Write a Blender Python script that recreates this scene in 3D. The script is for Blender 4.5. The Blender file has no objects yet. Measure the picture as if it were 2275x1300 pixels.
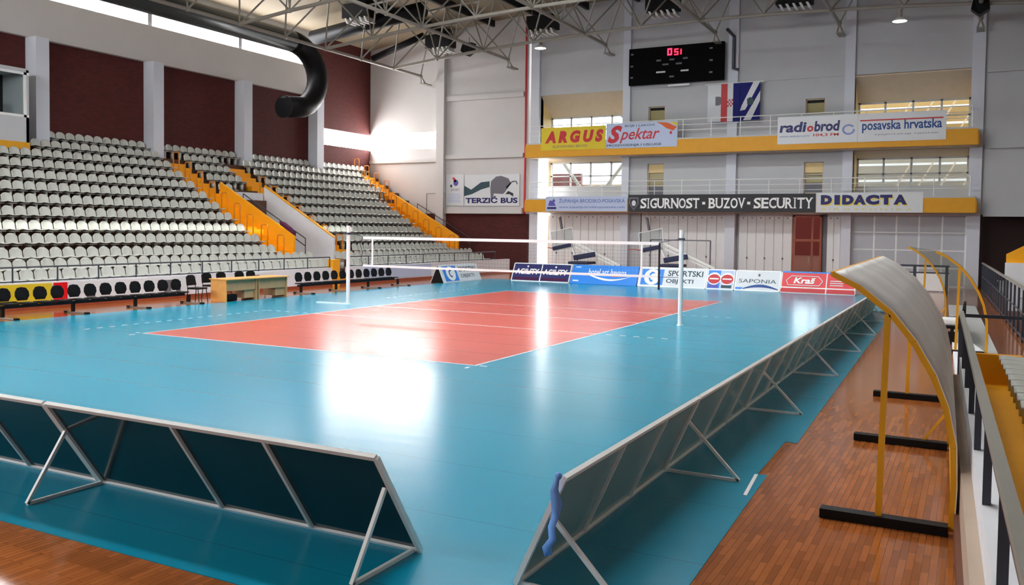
import bpy, bmesh, math, random
from mathutils import Vector, Matrix
random.seed(7)
S = bpy.context.scene
COL = S.collection
V3 = Vector

# ---------------------------------------------------------------- camera
W_PX, H_PX = 2275, 1300
CAM = V3((12.617, -23.019, 2.531))
YAW, PITCH, ROLL, F_PX, PY_PX = 0.48518, 0.03843, 0.01330, 1954.0, 585.66
fw = V3((-math.sin(YAW)*math.cos(PITCH), math.cos(YAW)*math.cos(PITCH), -math.sin(PITCH)))
rt = V3((math.cos(YAW), math.sin(YAW), 0)); up = rt.cross(fw)
r2 = rt*math.cos(ROLL) + up*math.sin(ROLL); u2 = -rt*math.sin(ROLL) + up*math.cos(ROLL)
cd = bpy.data.cameras.new('camera'); cam = bpy.data.objects.new('camera', cd); COL.objects.link(cam)
cam.matrix_world = Matrix(((r2.x, u2.x, -fw.x, CAM.x), (r2.y, u2.y, -fw.y, CAM.y), (r2.z, u2.z, -fw.z, CAM.z), (0, 0, 0, 1)))
cd.sensor_fit = 'HORIZONTAL'; cd.sensor_width = 36.0; cd.lens = 36.0*F_PX/W_PX
cd.shift_y = (PY_PX - H_PX/2)/W_PX; cd.clip_start = 0.05; cd.clip_end = 400
S.camera = cam
def project(p):
    d = V3(p) - CAM; z = d.dot(fw)
    return (W_PX/2 + F_PX*d.dot(r2)/z, PY_PX - F_PX*d.dot(u2)/z, z)

# ---------------------------------------------------------------- world, light, exposure
wd = bpy.data.worlds.new('world'); S.world = wd; wd.use_nodes = True
bg = wd.node_tree.nodes['Background']; bg.inputs[0].default_value = (0.93, 0.97, 1.0, 1); bg.inputs[1].default_value = 5.0
S.view_settings.view_transform = 'Standard'; S.view_settings.look = 'None'
S.view_settings.gamma = 1.0; S.view_settings.use_curve_mapping = False
S.view_settings.exposure = 0.4
CLEAR = 14.0      # radiance of the daylight coming through the translucent clerestory panes
SKYL = 24.0       # radiance of the roof lights
sun_d = bpy.data.lights.new('low_sun', 'SUN'); sun_d.energy = 3.0; sun_d.angle = .004; sun_d.color = (1, .96, .88)
sun = bpy.data.objects.new('low_sun', sun_d); COL.objects.link(sun)      # low sun from the right, through the slot window of the right wall
sun.rotation_euler = (0, math.radians(78), 0); sun.location = (40, 0, 14.5)
S.cycles.max_bounces = 7; S.cycles.diffuse_bounces = 4; S.cycles.glossy_bounces = 4
S.cycles.transmission_bounces = 5; S.cycles.transparent_max_bounces = 12
S.cycles.caustics_reflective = False; S.cycles.caustics_refractive = False
S.cycles.sample_clamp_indirect = 6.0
S.cycles.use_denoising = True

# ---------------------------------------------------------------- materials
def srgb(r, g, b):
    def c(v):
        v /= 255.0
        return v/12.92 if v <= 0.04045 else ((v+0.055)/1.055)**2.4
    return (c(r), c(g), c(b))
MATS = {}
def mat(name, rgb, rough=0.6, metal=0.0, var=0.08, scale=3.0, bump=0.0, spec=0.5, coat=0.0):
    m = bpy.data.materials.new(name); m.use_nodes = True
    nt = m.node_tree; b = nt.nodes['Principled BSDF']
    b.inputs['Roughness'].default_value = rough; b.inputs['Metallic'].default_value = metal
    b.inputs['Specular IOR Level'].default_value = spec
    b.inputs['Coat Weight'].default_value = coat
    tc = nt.nodes.new('ShaderNodeTexCoord'); n = nt.nodes.new('ShaderNodeTexNoise')
    n.inputs['Scale'].default_value = scale; n.inputs['Detail'].default_value = 4
    nt.links.new(tc.outputs['Object'], n.inputs['Vector'])
    mx = nt.nodes.new('ShaderNodeMix'); mx.data_type = 'RGBA'
    c = srgb(*rgb)
    mx.inputs[6].default_value = tuple(v*(1-var) for v in c)+(1,); mx.inputs[7].default_value = tuple(min(1, v*(1+var)) for v in c)+(1,)
    nt.links.new(n.outputs['Fac'], mx.inputs[0]); nt.links.new(mx.outputs[2], b.inputs['Base Color'])
    if bump:
        bp = nt.nodes.new('ShaderNodeBump'); bp.inputs['Strength'].default_value = bump; bp.inputs['Distance'].default_value = 0.01
        nt.links.new(n.outputs['Fac'], bp.inputs['Height']); nt.links.new(bp.outputs[0], b.inputs['Normal'])
    MATS[name] = m; return m
def emit(name, rgb, strength):
    m = bpy.data.materials.new(name); m.use_nodes = True; nt = m.node_tree
    nt.nodes.remove(nt.nodes['Principled BSDF'])
    e = nt.nodes.new('ShaderNodeEmission'); e.inputs[0].default_value = rgb+(1,); e.inputs[1].default_value = strength
    nt.links.new(e.outputs[0], nt.nodes['Material Output'].inputs[0]); MATS[name] = m; return m

M_wall = mat('wall_paint', (196, 197, 199), .75, var=.05, scale=1.2)
M_wallw = mat('wall_paint_warm', (210, 206, 204), .75, var=.04, scale=1.2)
M_band = mat('wall_band_paint', (200, 199, 198), .75, var=.05)
M_col = mat('column_paint', (216, 219, 228), .7, var=.03)
M_yel = mat('yellow_paint', (226, 160, 14), .55, var=.08)
M_org = mat('orange_yellow_paint', (250, 170, 8), .5, var=.08)
M_cream = mat('cream_paint', (232, 206, 150), .7)
M_beige = mat('soffit_paint', (205, 185, 160), .8)
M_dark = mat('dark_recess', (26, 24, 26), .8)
M_black = mat('black_plastic', (7, 7, 9), .5, spec=.25)
M_blackm = mat('black_metal', (14, 15, 18), .4, spec=.3)
M_rail = mat('dark_blue_grey_metal', (52, 58, 70), .4)
M_railt = mat('grey_handrail_metal', (120, 124, 124), .35, metal=.4)
M_white = mat('white_paint', (242, 242, 240), .4)
M_whitem = mat('white_metal', (240, 240, 236), .35)
M_steel = mat('truss_paint', (146, 142, 132), .45, var=.1)
M_seat = mat('grey_seat_plastic', (190, 190, 182), .42, var=.04)
M_step = mat('terrace_concrete', (92, 62, 48), .8, var=.25, scale=2)
M_conc = mat('pale_concrete', (226, 226, 230), .75, var=.06)
M_panelb = mat('board_back', (34, 50, 55), .1, var=.1, spec=.6)
M_film = mat('display_red', (110, 60, 58), .6)
M_blue = mat('banner_blue', (28, 128, 220), .4, var=.04)
M_navy = mat('banner_navy', (24, 28, 92), .4)
M_navyt = mat('navy_print', (18, 16, 96), .5)
M_red = mat('red_print', (196, 28, 40), .5)
M_redb = mat('red_board', (226, 16, 28), .35)
M_ban = mat('banner_white', (222, 224, 226), .6, var=.03)
M_banb = mat('banner_pale_blue', (188, 200, 226), .6, var=.03)
M_bany = mat('banner_yellow', (222, 196, 36), .6, var=.1, scale=1)
M_bank = mat('banner_black', (40, 40, 44), .6, var=.1)
M_yelp = mat('yellow_print', (232, 214, 90), .6)
M_teal = mat('teal_print', (40, 70, 80), .6)
M_pblue = mat('blue_print', (90, 112, 178), .6)
M_ring = mat('ring_print', (140, 150, 205), .6)
M_dblue = mat('deep_blue_print', (24, 70, 140), .6)
M_grey = mat('grey_print', (110, 108, 116), .6)
M_purp = mat('purple_print', (92, 84, 170), .6)
M_orp = mat('orange_print', (220, 96, 36), .6)
M_pad = mat('navy_padding', (26, 34, 70), .55)
M_wood_desk = mat('desk_wood', (232, 164, 86), .5, var=.12, scale=6)
M_wood_desk2 = mat('desk_wood_front', (190, 150, 106), .5, var=.12, scale=6)
M_ceil = mat('roof_deck', (152, 138, 114), .8, var=.12, scale=.8)
M_duct = mat('duct_metal', (58, 66, 68), .32, metal=.3, var=.1)
M_flagb = mat('flag_blue', (20, 24, 110), .8)
M_purple = mat('purple_cloth', (74, 20, 60), .9)
M_ribbon = mat('light_blue_ribbon', (120, 172, 250), .5)
M_doorw = mat('door_panel_white', (230, 230, 230), .6, var=.04)
M_gym = mat('grey_tile_panel', (190, 192, 198), .6, var=.05)
M_hoop = mat('hoop_paint', (214, 128, 16), .5)
M_brown = mat('brown_wood', (112, 64, 40), .6, var=.15)
M_plank = mat('greyed_plank', (182, 160, 140), .7, var=.2, scale=2)
M_sboard = mat('scoreboard_face', (6, 6, 7), .8, spec=.1)
M_creamd = mat('ochre_cream_paint', (178, 146, 92), .8)
M_taupe = mat('taupe_paint', (164, 156, 142), .8)
M_redwood = mat('red_brown_wood', (150, 70, 40), .5, var=.2, scale=5)
M_rim = mat('rim_orange', (200, 80, 50), .5)
M_pave = mat('outdoor_paving', (58, 34, 28), .95, spec=0)
M_bldg = mat('neighbour_brick', (62, 22, 19), .95, var=.1, spec=0)  # red of the building added outside the glass door
E_clear = emit('clerestory_daylight', (0.96, 0.96, 1.0), CLEAR)
E_sky = emit('roof_light_daylight', (0.94, 0.98, 1.0), SKYL)
E_corner = emit('corner_daylight', (1.0, 0.98, 0.96), 26.0)
E_near = emit('near_window_daylight', (0.95, 0.98, 1.0), 15.0)  # fill light added behind the camera, no window known there
E_jamb = emit('frosted_strip_daylight', (0.97, 0.98, 1.0), 7.0)  # glow given to the white jambs for the daylight falling on them
E_red = emit('led_red', (1.0, 0.02, 0.06), 4.0)
E_redd = emit('led_red_dim', (1.0, 0.03, 0.08), 1.8)
E_lamp = emit('lamp_glow', (1.0, 0.95, 0.85), 5.0)

def brick_mat():
    m = mat('maroon_brick', (96, 40, 36), .85, var=.1); nt = m.node_tree; b = nt.nodes['Principled BSDF']
    tc = nt.nodes.new('ShaderNodeTexCoord'); sp = nt.nodes.new('ShaderNodeSeparateXYZ'); nt.links.new(tc.outputs['Object'], sp.inputs[0])
    ad = nt.nodes.new('ShaderNodeMath'); ad.operation = 'ADD'; nt.links.new(sp.outputs[0], ad.inputs[0]); nt.links.new(sp.outputs[1], ad.inputs[1])
    cb = nt.nodes.new('ShaderNodeCombineXYZ'); nt.links.new(ad.outputs[0], cb.inputs[0]); nt.links.new(sp.outputs[2], cb.inputs[1])
    br = nt.nodes.new('ShaderNodeTexBrick'); nt.links.new(cb.outputs[0], br.inputs['Vector'])
    br.inputs['Color1'].default_value = srgb(90, 30, 27)+(1,); br.inputs['Color2'].default_value = srgb(76, 26, 23)+(1,)
    br.inputs['Mortar'].default_value = srgb(62, 25, 22)+(1,); br.inputs['Scale'].default_value = 1.0
    br.inputs['Brick Width'].default_value = .26; br.inputs['Row Height'].default_value = .085; br.inputs['Mortar Size'].default_value = .008
    nt.links.new(br.outputs['Color'], b.inputs['Base Color']); return m
M_brick = brick_mat()
M_recess = mat('dark_brown_panel', (40, 20, 18), .85, var=.15)  # brick of the right recess, its shade put into the base colour

def wood_floor_mat():
    m = mat('parquet', (150, 86, 46), .13, var=.1); nt = m.node_tree; b = nt.nodes['Principled BSDF']
    tc = nt.nodes.new('ShaderNodeTexCoord'); mp = nt.nodes.new('ShaderNodeMapping'); mp.inputs['Rotation'].default_value = (0, 0, math.pi/2)
    nt.links.new(tc.outputs['Object'], mp.inputs[0])
    br = nt.nodes.new('ShaderNodeTexBrick'); nt.links.new(mp.outputs[0], br.inputs['Vector'])
    br.inputs['Color1'].default_value = srgb(188, 110, 54)+(1,); br.inputs['Color2'].default_value = srgb(156, 88, 42)+(1,)
    br.inputs['Mortar'].default_value = srgb(122, 68, 34)+(1,); br.inputs['Brick Width'].default_value = .4; br.inputs['Row Height'].default_value = .055
    br.inputs['Mortar Size'].default_value = .002; br.inputs['Scale'].default_value = 1.0; br.inputs['Bias'].default_value = 0.0
    n = nt.nodes.new('ShaderNodeTexNoise'); mp2 = nt.nodes.new('ShaderNodeMapping'); mp2.inputs['Scale'].default_value = (12, 1.2, 1)
    nt.links.new(tc.outputs['Object'], mp2.inputs[0]); nt.links.new(mp2.outputs[0], n.inputs['Vector']); n.inputs['Scale'].default_value = 2; n.inputs['Detail'].default_value = 5
    mx = nt.nodes.new('ShaderNodeMix'); mx.data_type = 'RGBA'; mx.blend_type = 'MULTIPLY'; mx.inputs[0].default_value = .55
    cr = nt.nodes.new('ShaderNodeValToRGB'); cr.color_ramp.elements[0].color = (.55, .5, .45, 1); cr.color_ramp.elements[1].color = (1, 1, 1, 1)
    nt.links.new(n.outputs['Fac'], cr.inputs[0]); nt.links.new(br.outputs['Color'], mx.inputs[6]); nt.links.new(cr.outputs[0], mx.inputs[7])
    nt.links.new(mx.outputs[2], b.inputs['Base Color']); return m
M_parquet = wood_floor_mat()

def court_mat(name, rgb, rough):
    m = mat(name, rgb, rough, var=.05, scale=.4, spec=.42); nt = m.node_tree; b = nt.nodes['Principled BSDF']
    tc = nt.nodes.new('ShaderNodeTexCoord'); mp = nt.nodes.new('ShaderNodeMapping'); mp.inputs['Scale'].default_value = (.35, 2.2, 1)
    nt.links.new(tc.outputs['Object'], mp.inputs[0])
    n = nt.nodes.new('ShaderNodeTexNoise'); n.inputs['Scale'].default_value = 1.6; n.inputs['Detail'].default_value = 6
    nt.links.new(mp.outputs[0], n.inputs['Vector'])
    bp = nt.nodes.new('ShaderNodeBump'); bp.inputs['Strength'].default_value = .12; bp.inputs['Distance'].default_value = .02
    nt.links.new(n.outputs['Fac'], bp.inputs['Height'])
    # welded seams between the 1.5 m strips of sheet vinyl
    sp = nt.nodes.new('ShaderNodeSeparateXYZ'); nt.links.new(tc.outputs['Object'], sp.inputs[0])
    dv = nt.nodes.new('ShaderNodeMath'); dv.operation = 'PINGPONG'; dv.inputs[1].default_value = .75; nt.links.new(sp.outputs[1], dv.inputs[0])
    lt = nt.nodes.new('ShaderNodeMath'); lt.operation = 'LESS_THAN'; lt.inputs[1].default_value = .006; nt.links.new(dv.outputs[0], lt.inputs[0])
    mx = nt.nodes.new('ShaderNodeMix'); mx.data_type = 'RGBA'; mx.blend_type = 'MULTIPLY'; mx.inputs[7].default_value = (.6, .62, .65, 1)
    src = b.inputs['Base Color'].links[0].from_socket
    nt.links.new(lt.outputs[0], mx.inputs[0]); nt.links.new(src, mx.inputs[6]); nt.links.new(mx.outputs[2], b.inputs['Base Color'])
    nt.links.new(bp.outputs[0], b.inputs['Normal']); return m
M_mat = court_mat('blue_vinyl', (0, 142, 172), .23)
M_play = court_mat('coral_vinyl', (200, 86, 74), .23)
M_line = mat('court_line_white', (208, 220, 222), .3)

def glass_mat(name, tint, alpha, rough=.12, streak=0):
    # thin sheet: mostly see-through, a little gloss
    m = bpy.data.materials.new(name); m.use_nodes = True; nt = m.node_tree; b = nt.nodes['Principled BSDF']
    t = nt.nodes.new('ShaderNodeBsdfTransparent'); t.inputs[0].default_value = tint+(1,)
    b.inputs['Base Color'].default_value = (tint if alpha > .2 else (.02, .02, .02))+(1,); b.inputs['Roughness'].default_value = rough
    mx = nt.nodes.new('ShaderNodeMixShader'); mx.inputs[0].default_value = alpha
    if streak:
        tc = nt.nodes.new('ShaderNodeTexCoord'); mp = nt.nodes.new('ShaderNodeMapping'); mp.inputs['Scale'].default_value = (.8, .8, .8); n = nt.nodes.new('ShaderNodeTexNoise'); n.inputs['Scale'].default_value = 1.5; n.inputs['Detail'].default_value = 6
        nt.links.new(tc.outputs['Object'], mp.inputs[0]); nt.links.new(mp.outputs[0], n.inputs['Vector'])
        rg = nt.nodes.new('ShaderNodeMapRange'); rg.inputs[1].default_value = .35; rg.inputs[2].default_value = .65; rg.inputs[3].default_value = alpha-streak; rg.inputs[4].default_value = alpha+streak
        nt.links.new(n.outputs['Fac'], rg.inputs[0]); nt.links.new(rg.outputs[0], mx.inputs[0])
    nt.links.new(t.outputs[0], mx.inputs[1]); nt.links.new(b.outputs[0], mx.inputs[2]); nt.links.new(mx.outputs[0], nt.nodes['Material Output'].inputs[0])
    MATS[name] = m; return m
M_glass = glass_mat('window_glass', (.92, .95, .95), .08)
M_poly = glass_mat('polycarbonate', (.95, .92, .88), .8, .4, .07)
M_panelg = glass_mat('translucent_board_panel', (.40, .47, .45), .6, .15)
M_clear = glass_mat('clear_sheet', (.85, .85, .82), .1, .2)

# ---------------------------------------------------------------- geometry helpers
class MB:
    def __init__(s): s.v, s.f = [], []
    def add(s, vs, fs):
        o = len(s.v); s.v += [tuple(v) for v in vs]; s.f += [[i+o for i in f] for f in fs]; return s
    def box(s, x0, x1, y0, y1, z0, z1):
        v = [(x, y, z) for z in (z0, z1) for y in (y0, y1) for x in (x0, x1)]
        return s.add(v, [(0, 2, 3, 1), (4, 5, 7, 6), (0, 1, 5, 4), (2, 6, 7, 3), (0, 4, 6, 2), (1, 3, 7, 5)])
    def obox(s, c, ax, ay, az):
        c, ax, ay, az = V3(c), V3(ax), V3(ay), V3(az)
        v = [c + i*ax + j*ay + k*az for k in (-1, 1) for j in (-1, 1) for i in (-1, 1)]
        return s.add(v, [(0, 2, 3, 1), (4, 5, 7, 6), (0, 1, 5, 4), (2, 6, 7, 3), (0, 4, 6, 2), (1, 3, 7, 5)])
    def bar(s, p, q, w, h=None, upv=(0, 0, 1)):
        p, q = V3(p), V3(q); d = q-p; L = d.length; d.normalize(); h = h or w
        u = V3(upv); a = d.cross(u)
        if a.length < 1e-4: a = d.cross(V3((1, 0, 0)))
        a.normalize(); b = a.cross(d)
        return s.obox((p+q)/2, d*L/2, a*w/2, b*h/2)
    def tube(s, p, q, r, n=8, r1=None):
        p, q = V3(p), V3(q); d = (q-p).normalized(); a = d.orthogonal().normalized(); b = d.cross(a); r1 = r if r1 is None else r1
        vs = []
        for c, rr in ((p, r), (q, r1)):
            for i in range(n):
                t = 2*math.pi*i/n; vs.append(c + a*rr*math.cos(t) + b*rr*math.sin(t))
        fs = [(i, (i+1) % n, n+(i+1) % n, n+i) for i in range(n)] + [tuple(range(n-1, -1, -1)), tuple(range(n, 2*n))]
        return s.add(vs, fs)
    def pipe(s, pts, r, n=8, caps=True):
        pts = [V3(p) for p in pts]; vs = []; a = None
        for k, p in enumerate(pts):
            d = (pts[min(k+1, len(pts)-1)] - pts[max(k-1, 0)]).normalized()
            a = d.orthogonal().normalized() if a is None else (a - d*a.dot(d)).normalized()
            b = d.cross(a)
            for i in range(n):
                t = 2*math.pi*i/n; vs.append(p + a*r*math.cos(t) + b*r*math.sin(t))
        fs = [(k*n+i, k*n+(i+1) % n, (k+1)*n+(i+1) % n, (k+1)*n+i) for k in range(len(pts)-1) for i in range(n)]
        if caps: fs += [tuple(range(n-1, -1, -1)), tuple(range((len(pts)-1)*n, len(pts)*n))]
        return s.add(vs, fs)
    def extr(s, pts, vec):
        vec = V3(vec); pts = [V3(p) for p in pts]; n = len(pts)
        return s.add(pts + [p+vec for p in pts], [tuple(range(n-1, -1, -1)), tuple(range(n, 2*n))] + [(i, (i+1) % n, n+(i+1) % n, n+i) for i in range(n)])
    def ball(s, c, rx, ry, rz, n=12, m=8):
        vs = [(c[0], c[1], c[2]-rz)]
        for j in range(1, m):
            ph = -math.pi/2 + math.pi*j/m
            for i in range(n):
                t = 2*math.pi*i/n; vs.append((c[0]+rx*math.cos(ph)*math.cos(t), c[1]+ry*math.cos(ph)*math.sin(t), c[2]+rz*math.sin(ph)))
        vs.append((c[0], c[1], c[2]+rz)); L = len(vs)-1
        fs = [(0, 1+(i+1) % n, 1+i) for i in range(n)] + [(L, L-n+i, L-n+(i+1) % n) for i in range(n)]
        fs += [(1+j*n+i, 1+j*n+(i+1) % n, 1+(j+1)*n+(i+1) % n, 1+(j+1)*n+i) for j in range(m-2) for i in range(n)]
        return s.add(vs, fs)
    def mesh(s, name, m, smooth=False, bevel=0):
        me = bpy.data.meshes.new(name); me.from_pydata(s.v, [], s.f)
        bm = bmesh.new(); bm.from_mesh(me); bmesh.ops.recalc_face_normals(bm, faces=bm.faces)
        if bevel: bmesh.ops.bevel(bm, geom=bm.edges[:], offset=bevel, segments=2, affect='EDGES', profile=.5)
        bm.to_mesh(me); bm.free()
        if smooth:
            for p in me.polygons: p.use_smooth = True
        me.materials.append(m); return me
    def build(s, name, m, parent=None, smooth=False, bevel=0):
        o = bpy.data.objects.new(name, s.mesh(name, m, smooth, bevel)); COL.objects.link(o)
        if parent is not None: o.parent = parent
        return o
def tag(o, label=None, cat=None, group=None, kind=None):
    if label: o['label'] = label
    if cat: o['category'] = cat
    if group: o['group'] = group
    if kind: o['kind'] = kind
    return o
def thing(name, label, cat, group=None, kind=None, loc=None):
    o = bpy.data.objects.new(name, None); COL.objects.link(o); o.empty_display_size = .1
    if loc: o.location = loc
    return tag(o, label, cat, group, kind)
def dup(o, parent=None):
    c = o.copy(); COL.objects.link(c); c.parent = parent
    for ch in list(o.children): dup(ch, c)
    return c
ORD = 'first second third fourth fifth sixth seventh eighth ninth tenth eleventh twelfth'.split()
def ordinal(n):
    if n <= 12: return ORD[n-1]
    return '%d%s' % (n, {1: 'st', 2: 'nd', 3: 'rd'}.get(n % 10 if n // 10 != 1 else 0, 'th'))
_txt = {}
def text_geo(s, bold, shear):
    k = (s, bold, shear)
    if k not in _txt:
        cu = bpy.data.curves.new('txt', 'FONT'); cu.body = s; cu.size = 1; cu.offset = bold; cu.shear = shear; cu.resolution_u = 3; cu.extrude = 0
        ob = bpy.data.objects.new('txt', cu); COL.objects.link(ob)
        dg = bpy.context.evaluated_depsgraph_get(); me = bpy.data.meshes.new_from_object(ob.evaluated_get(dg))
        _txt[k] = ([v.co.copy() for v in me.vertices], [list(p.vertices) for p in me.polygons])
        bpy.data.objects.remove(ob); bpy.data.curves.remove(cu); bpy.data.meshes.remove(me)
    return _txt[k]
def lettering(parent, s, m, O, R, U, x0, x1, y0, y1, bold=.0, shear=0, name='lettering', lift=.006, mb=None):
    """writing s fitted into the rectangle x0..x1, y0..y1 measured along R and U from O"""
    O, R, U = V3(O), V3(R), V3(U); N = R.cross(U).normalized()
    vs, fs = text_geo(s, bold, shear)
    ax, bx = min(v.x for v in vs), max(v.x for v in vs); ay, by = min(v.y for v in vs), max(v.y for v in vs)
    q = [O + R*(x0+(v.x-ax)/(bx-ax)*(x1-x0)) + U*(y0+(v.y-ay)/(by-ay)*(y1-y0)) + N*lift for v in vs]
    if mb is not None: mb.add(q, fs); return mb
    return MB().add(q, fs).build(name, m, parent)
def patch(parent, m, O, R, U, pts, name='printed_shape', lift=.004, th=.003):
    O, R, U = V3(O), V3(R), V3(U); N = R.cross(U).normalized()
    return MB().extr([O + R*x + U*y + N*lift for x, y in pts], N*th).build(name, m, parent)
def ell(cx, cy, rx, ry, n=24, a0=0, a1=2*math.pi):
    return [(cx+rx*math.cos(a0+(a1-a0)*i/n), cy+ry*math.sin(a0+(a1-a0)*i/n)) for i in range(n)]
def struct(name, mb, m, label, cat, bevel=0):
    return tag(mb.build(name, m, bevel=bevel), label, cat, kind='structure')

# ---------------------------------------------------------------- floor and court
struct('floor', MB().box(-24, 26, -27, 25.2, -.2, 0), M_parquet, 'brown parquet floor around the blue court', 'floor')
court = thing('sports_court_covering', 'blue vinyl court covering with a coral volleyball field laid over the parquet', 'sports floor')
edge = [(-9.3, -18.5), (10.93, -18.5), (10.76, -13.72), (10.66, -13.72), (10.64, -12.1), (10.78, -12.1), (10.76, -11.4), (10.40, 3.2), (10.1, 16.35), (-9.4, 16.35)]
MB().extr([(x, y, .001) for x, y in edge], (0, 0, .005)).build('blue_sheet', M_mat, court)
MB().box(-4.5, 4.5, -9, 9, .006, .0075).build('coral_field', M_play, court)
def line(x0, x1, y0, y1, nm='court_line'): MB().box(x0, x1, y0, y1, .0075, .0085).build(nm, M_line, court)
line(-4.5, -4.45, -9, 9); line(4.45, 4.5, -9, 9); line(-4.45, 4.45, -9, -8.95); line(-4.45, 4.45, 8.95, 9)
line(-4.45, 4.45, -.025, .025); line(-4.45, 4.45, -3.05, -3); line(-4.45, 4.45, 3, 3.05)
dm = MB()
for sx in (-1, 1):
    for sy in (-1, 1):
        for k in range(5): dm.box(*sorted((sx*(4.7+.35*k), sx*(4.85+.35*k))), sy*3.025-.025, sy*3.025+.025, .006, .007)
        if sx < 0:
            y = 3.1
            while y < 9.2: dm.box(-6.27, -6.22, *sorted((sy*y, sy*(y+.15))), .006, .007); y += .35
dm.build('dashed_line', M_line, court)
line(-4.72, -4.57, -9.0, -8.95); line(4.57, 4.72, -9.0, -8.95)
for y in (-9.35,):
    line(-4.5, -4.45, -9.35, -9.2); line(4.45, 4.5, -9.35, -9.2)
tape = MB().bar((10.72, -14.55, .008), (10.655, -13.75, .008), .035, .003).build('white_tape', M_white, court)
red = MB().bar((7.05, -19.2, .0012), (5.9, -20.4, .0012), .06, .002)
tag(red.build('floor_line', M_red), 'short red line painted on the parquet near the court corner', 'floor line')

# ---------------------------------------------------------------- shell
ZR = lambda x: 13.0 - .003*x*x          # height of the lower chords of the vaulted space frame
ceil = MB()
xs = [-24 + 48*i/24 for i in range(25)]
SK = [(6.6, 8.2), (-4.5, -2.5), (-11.4, -10.2)]     # roof strips across the vault (y ranges), the last added to brighten the shelter
def roof_strip(y0, y1, x0=-24, x1=26.0, t=.25, dz=2.75):
    mb = MB(); n = 24
    xx = [x0+(x1-x0)*i/n for i in range(n+1)]
    vs = [(x, y, ZR(x)+dz+h) for h in (0, t) for y in (y0, y1) for x in xx]; N = n+1
    fs = []
    for i in range(n):
        fs += [(i, i+1, N+i+1, N+i), (2*N+i, 3*N+i, 3*N+i+1, 2*N+i+1), (i, 2*N+i, 2*N+i+1, i+1), (N+i, N+i+1, 3*N+i+1, 3*N+i)]
    fs += [(0, N, 3*N, 2*N), (n, 2*N+n, 3*N+n, N+n)]
    return mb.add(vs, fs)
cuts = sorted(SK); y = -27.2; segs = []
for a, b in cuts: segs.append((y, a)); y = b
segs.append((y, 25.4))
cm = MB()
for a, b in segs: q = roof_strip(a, b); cm.add(q.v, q.f)
q = MB()
for a, b in cuts:
    for x0, x1 in ((-24, -9), (9, 26)): k = roof_strip(a, b, x0, x1); cm.add(k.v, k.f)
struct('ceiling', cm, M_ceil, 'beige vaulted roof deck above the steel space frame', 'ceiling')
for i, (a, b) in enumerate(cuts):
    struct('window_%d' % (i+1), roof_strip(a, b, -9, 9, .06, 2.85), E_sky, ['bright daylight roof strip over the near board rows', 'bright daylight roof strip over the middle of the court', 'bright daylight roof strip seen through the space frame at the picture top'][i], 'roof light')

# left wall: brick bays between columns, light band, clerestory
COLY = [-17.3, -11.3, -5.3, .68, 6.62, 12.5, 18.42]
w = MB().box(-24, -23.0, -27, 18.7, 0, 10.35).box(-24, -23.0, 18.7, 25.2, 0, 7.62).box(-24, -23.0, 18.7, 25.2, 8.62, 14.6)
struct('wall_left', w, M_brick, 'maroon brick wall behind the tall left stand', 'wall')
struct('wall_left_band', MB().box(-24, -22.75, -27, 18.1, 10.35, 12.1), M_wallw, 'pale plastered band above the brick bays, under the clerestory', 'wall')
struct('wall_left_top', MB().box(-24, -22.9, -27, 18.1, 13.55, 16.2), M_wall, 'pale wall strip above the clerestory windows', 'wall')
cn = 5
for i, yc in enumerate(COLY):
    struct('column', MB().box(-23.0, -22.3, yc-.3, yc+.3, 5.76, 10.35), M_col, 'white wall column %s' % ('%s from the far corner, between two brick bays' % ordinal(7-i)), 'column')
for i in range(len(COLY)):
    a = -27 if i == 0 else COLY[i-1]+.12; b = COLY[i]-.12
    o = struct('window_%d' % cn, MB().box(-23.3, -23.25, a, b, 12.1, 13.55), E_clear, 'overexposed clerestory pane high on the left wall, %s from the far corner' % ordinal(8-i), 'window'); cn += 1
    MB().box(-23.3, -22.9, b, b+.24, 12.1, 13.55).build('mullion', M_wall, o)
# corner ribbon window, on the left wall and round onto the back wall
o = struct('window_%d' % cn, MB().box(-23.4, -23.35, 18.7, 25.0, 7.6, 8.64), E_corner, 'glaring ribbon window on the brick at the far left corner', 'window'); cn += 1
o = struct('window_%d' % cn, MB().box(-23.0, -17.6, 24.27, 24.3, 7.6, 8.7), E_corner, 'glaring ribbon window on the pale back wall beside the corner', 'window'); cn += 1
MB().box(-18.62, -18.56, 24.2, 24.27, 7.62, 8.68).build('mullion', M_white, o)

# back wall, west wing
b = MB().box(-23, -11.3, 24.2, 25.2, 3.5, 7.62).box(-23, -11.3, 24.2, 25.2, 8.68, 16.2).box(-17.62, -11.3, 24.2, 25.2, 7.62, 8.68)
struct('wall_back_wing', b, M_wallw, 'pale back wall between the corner window and the red pipe', 'wall')
struct('wall_back_brick', MB().box(-24, -11.3, 24.2, 25.2, 0, 3.5), M_brick, 'dark brick base of the back wall behind the left stand', 'wall')
struct('trim_1', MB().box(-22.9, -17.6, 24.0, 24.2, 6.75, 6.95).box(-17, -11.55, 24.0, 24.2, 6.9, 7.15).box(-17, -11.55, 23.95, 24.2, 3.5, 3.85).box(-17.0, -11.55, 24.02, 24.2, 10.5, 10.8), M_wallw, 'pale horizontal ledges on the back wall wing', 'wall trim')
struct('column_pier', MB().box(-17.62, -17.05, 23.85, 24.2, .5, 15), M_wallw, 'pale square pier beside the bus banner', 'column')
tag(MB().tube((-11.45, 24.13, 3.5), (-11.45, 24.13, 15), .06).build('red_pipe', M_red), 'thin red vertical pipe at the edge of the balcony front', 'pipe')
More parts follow.
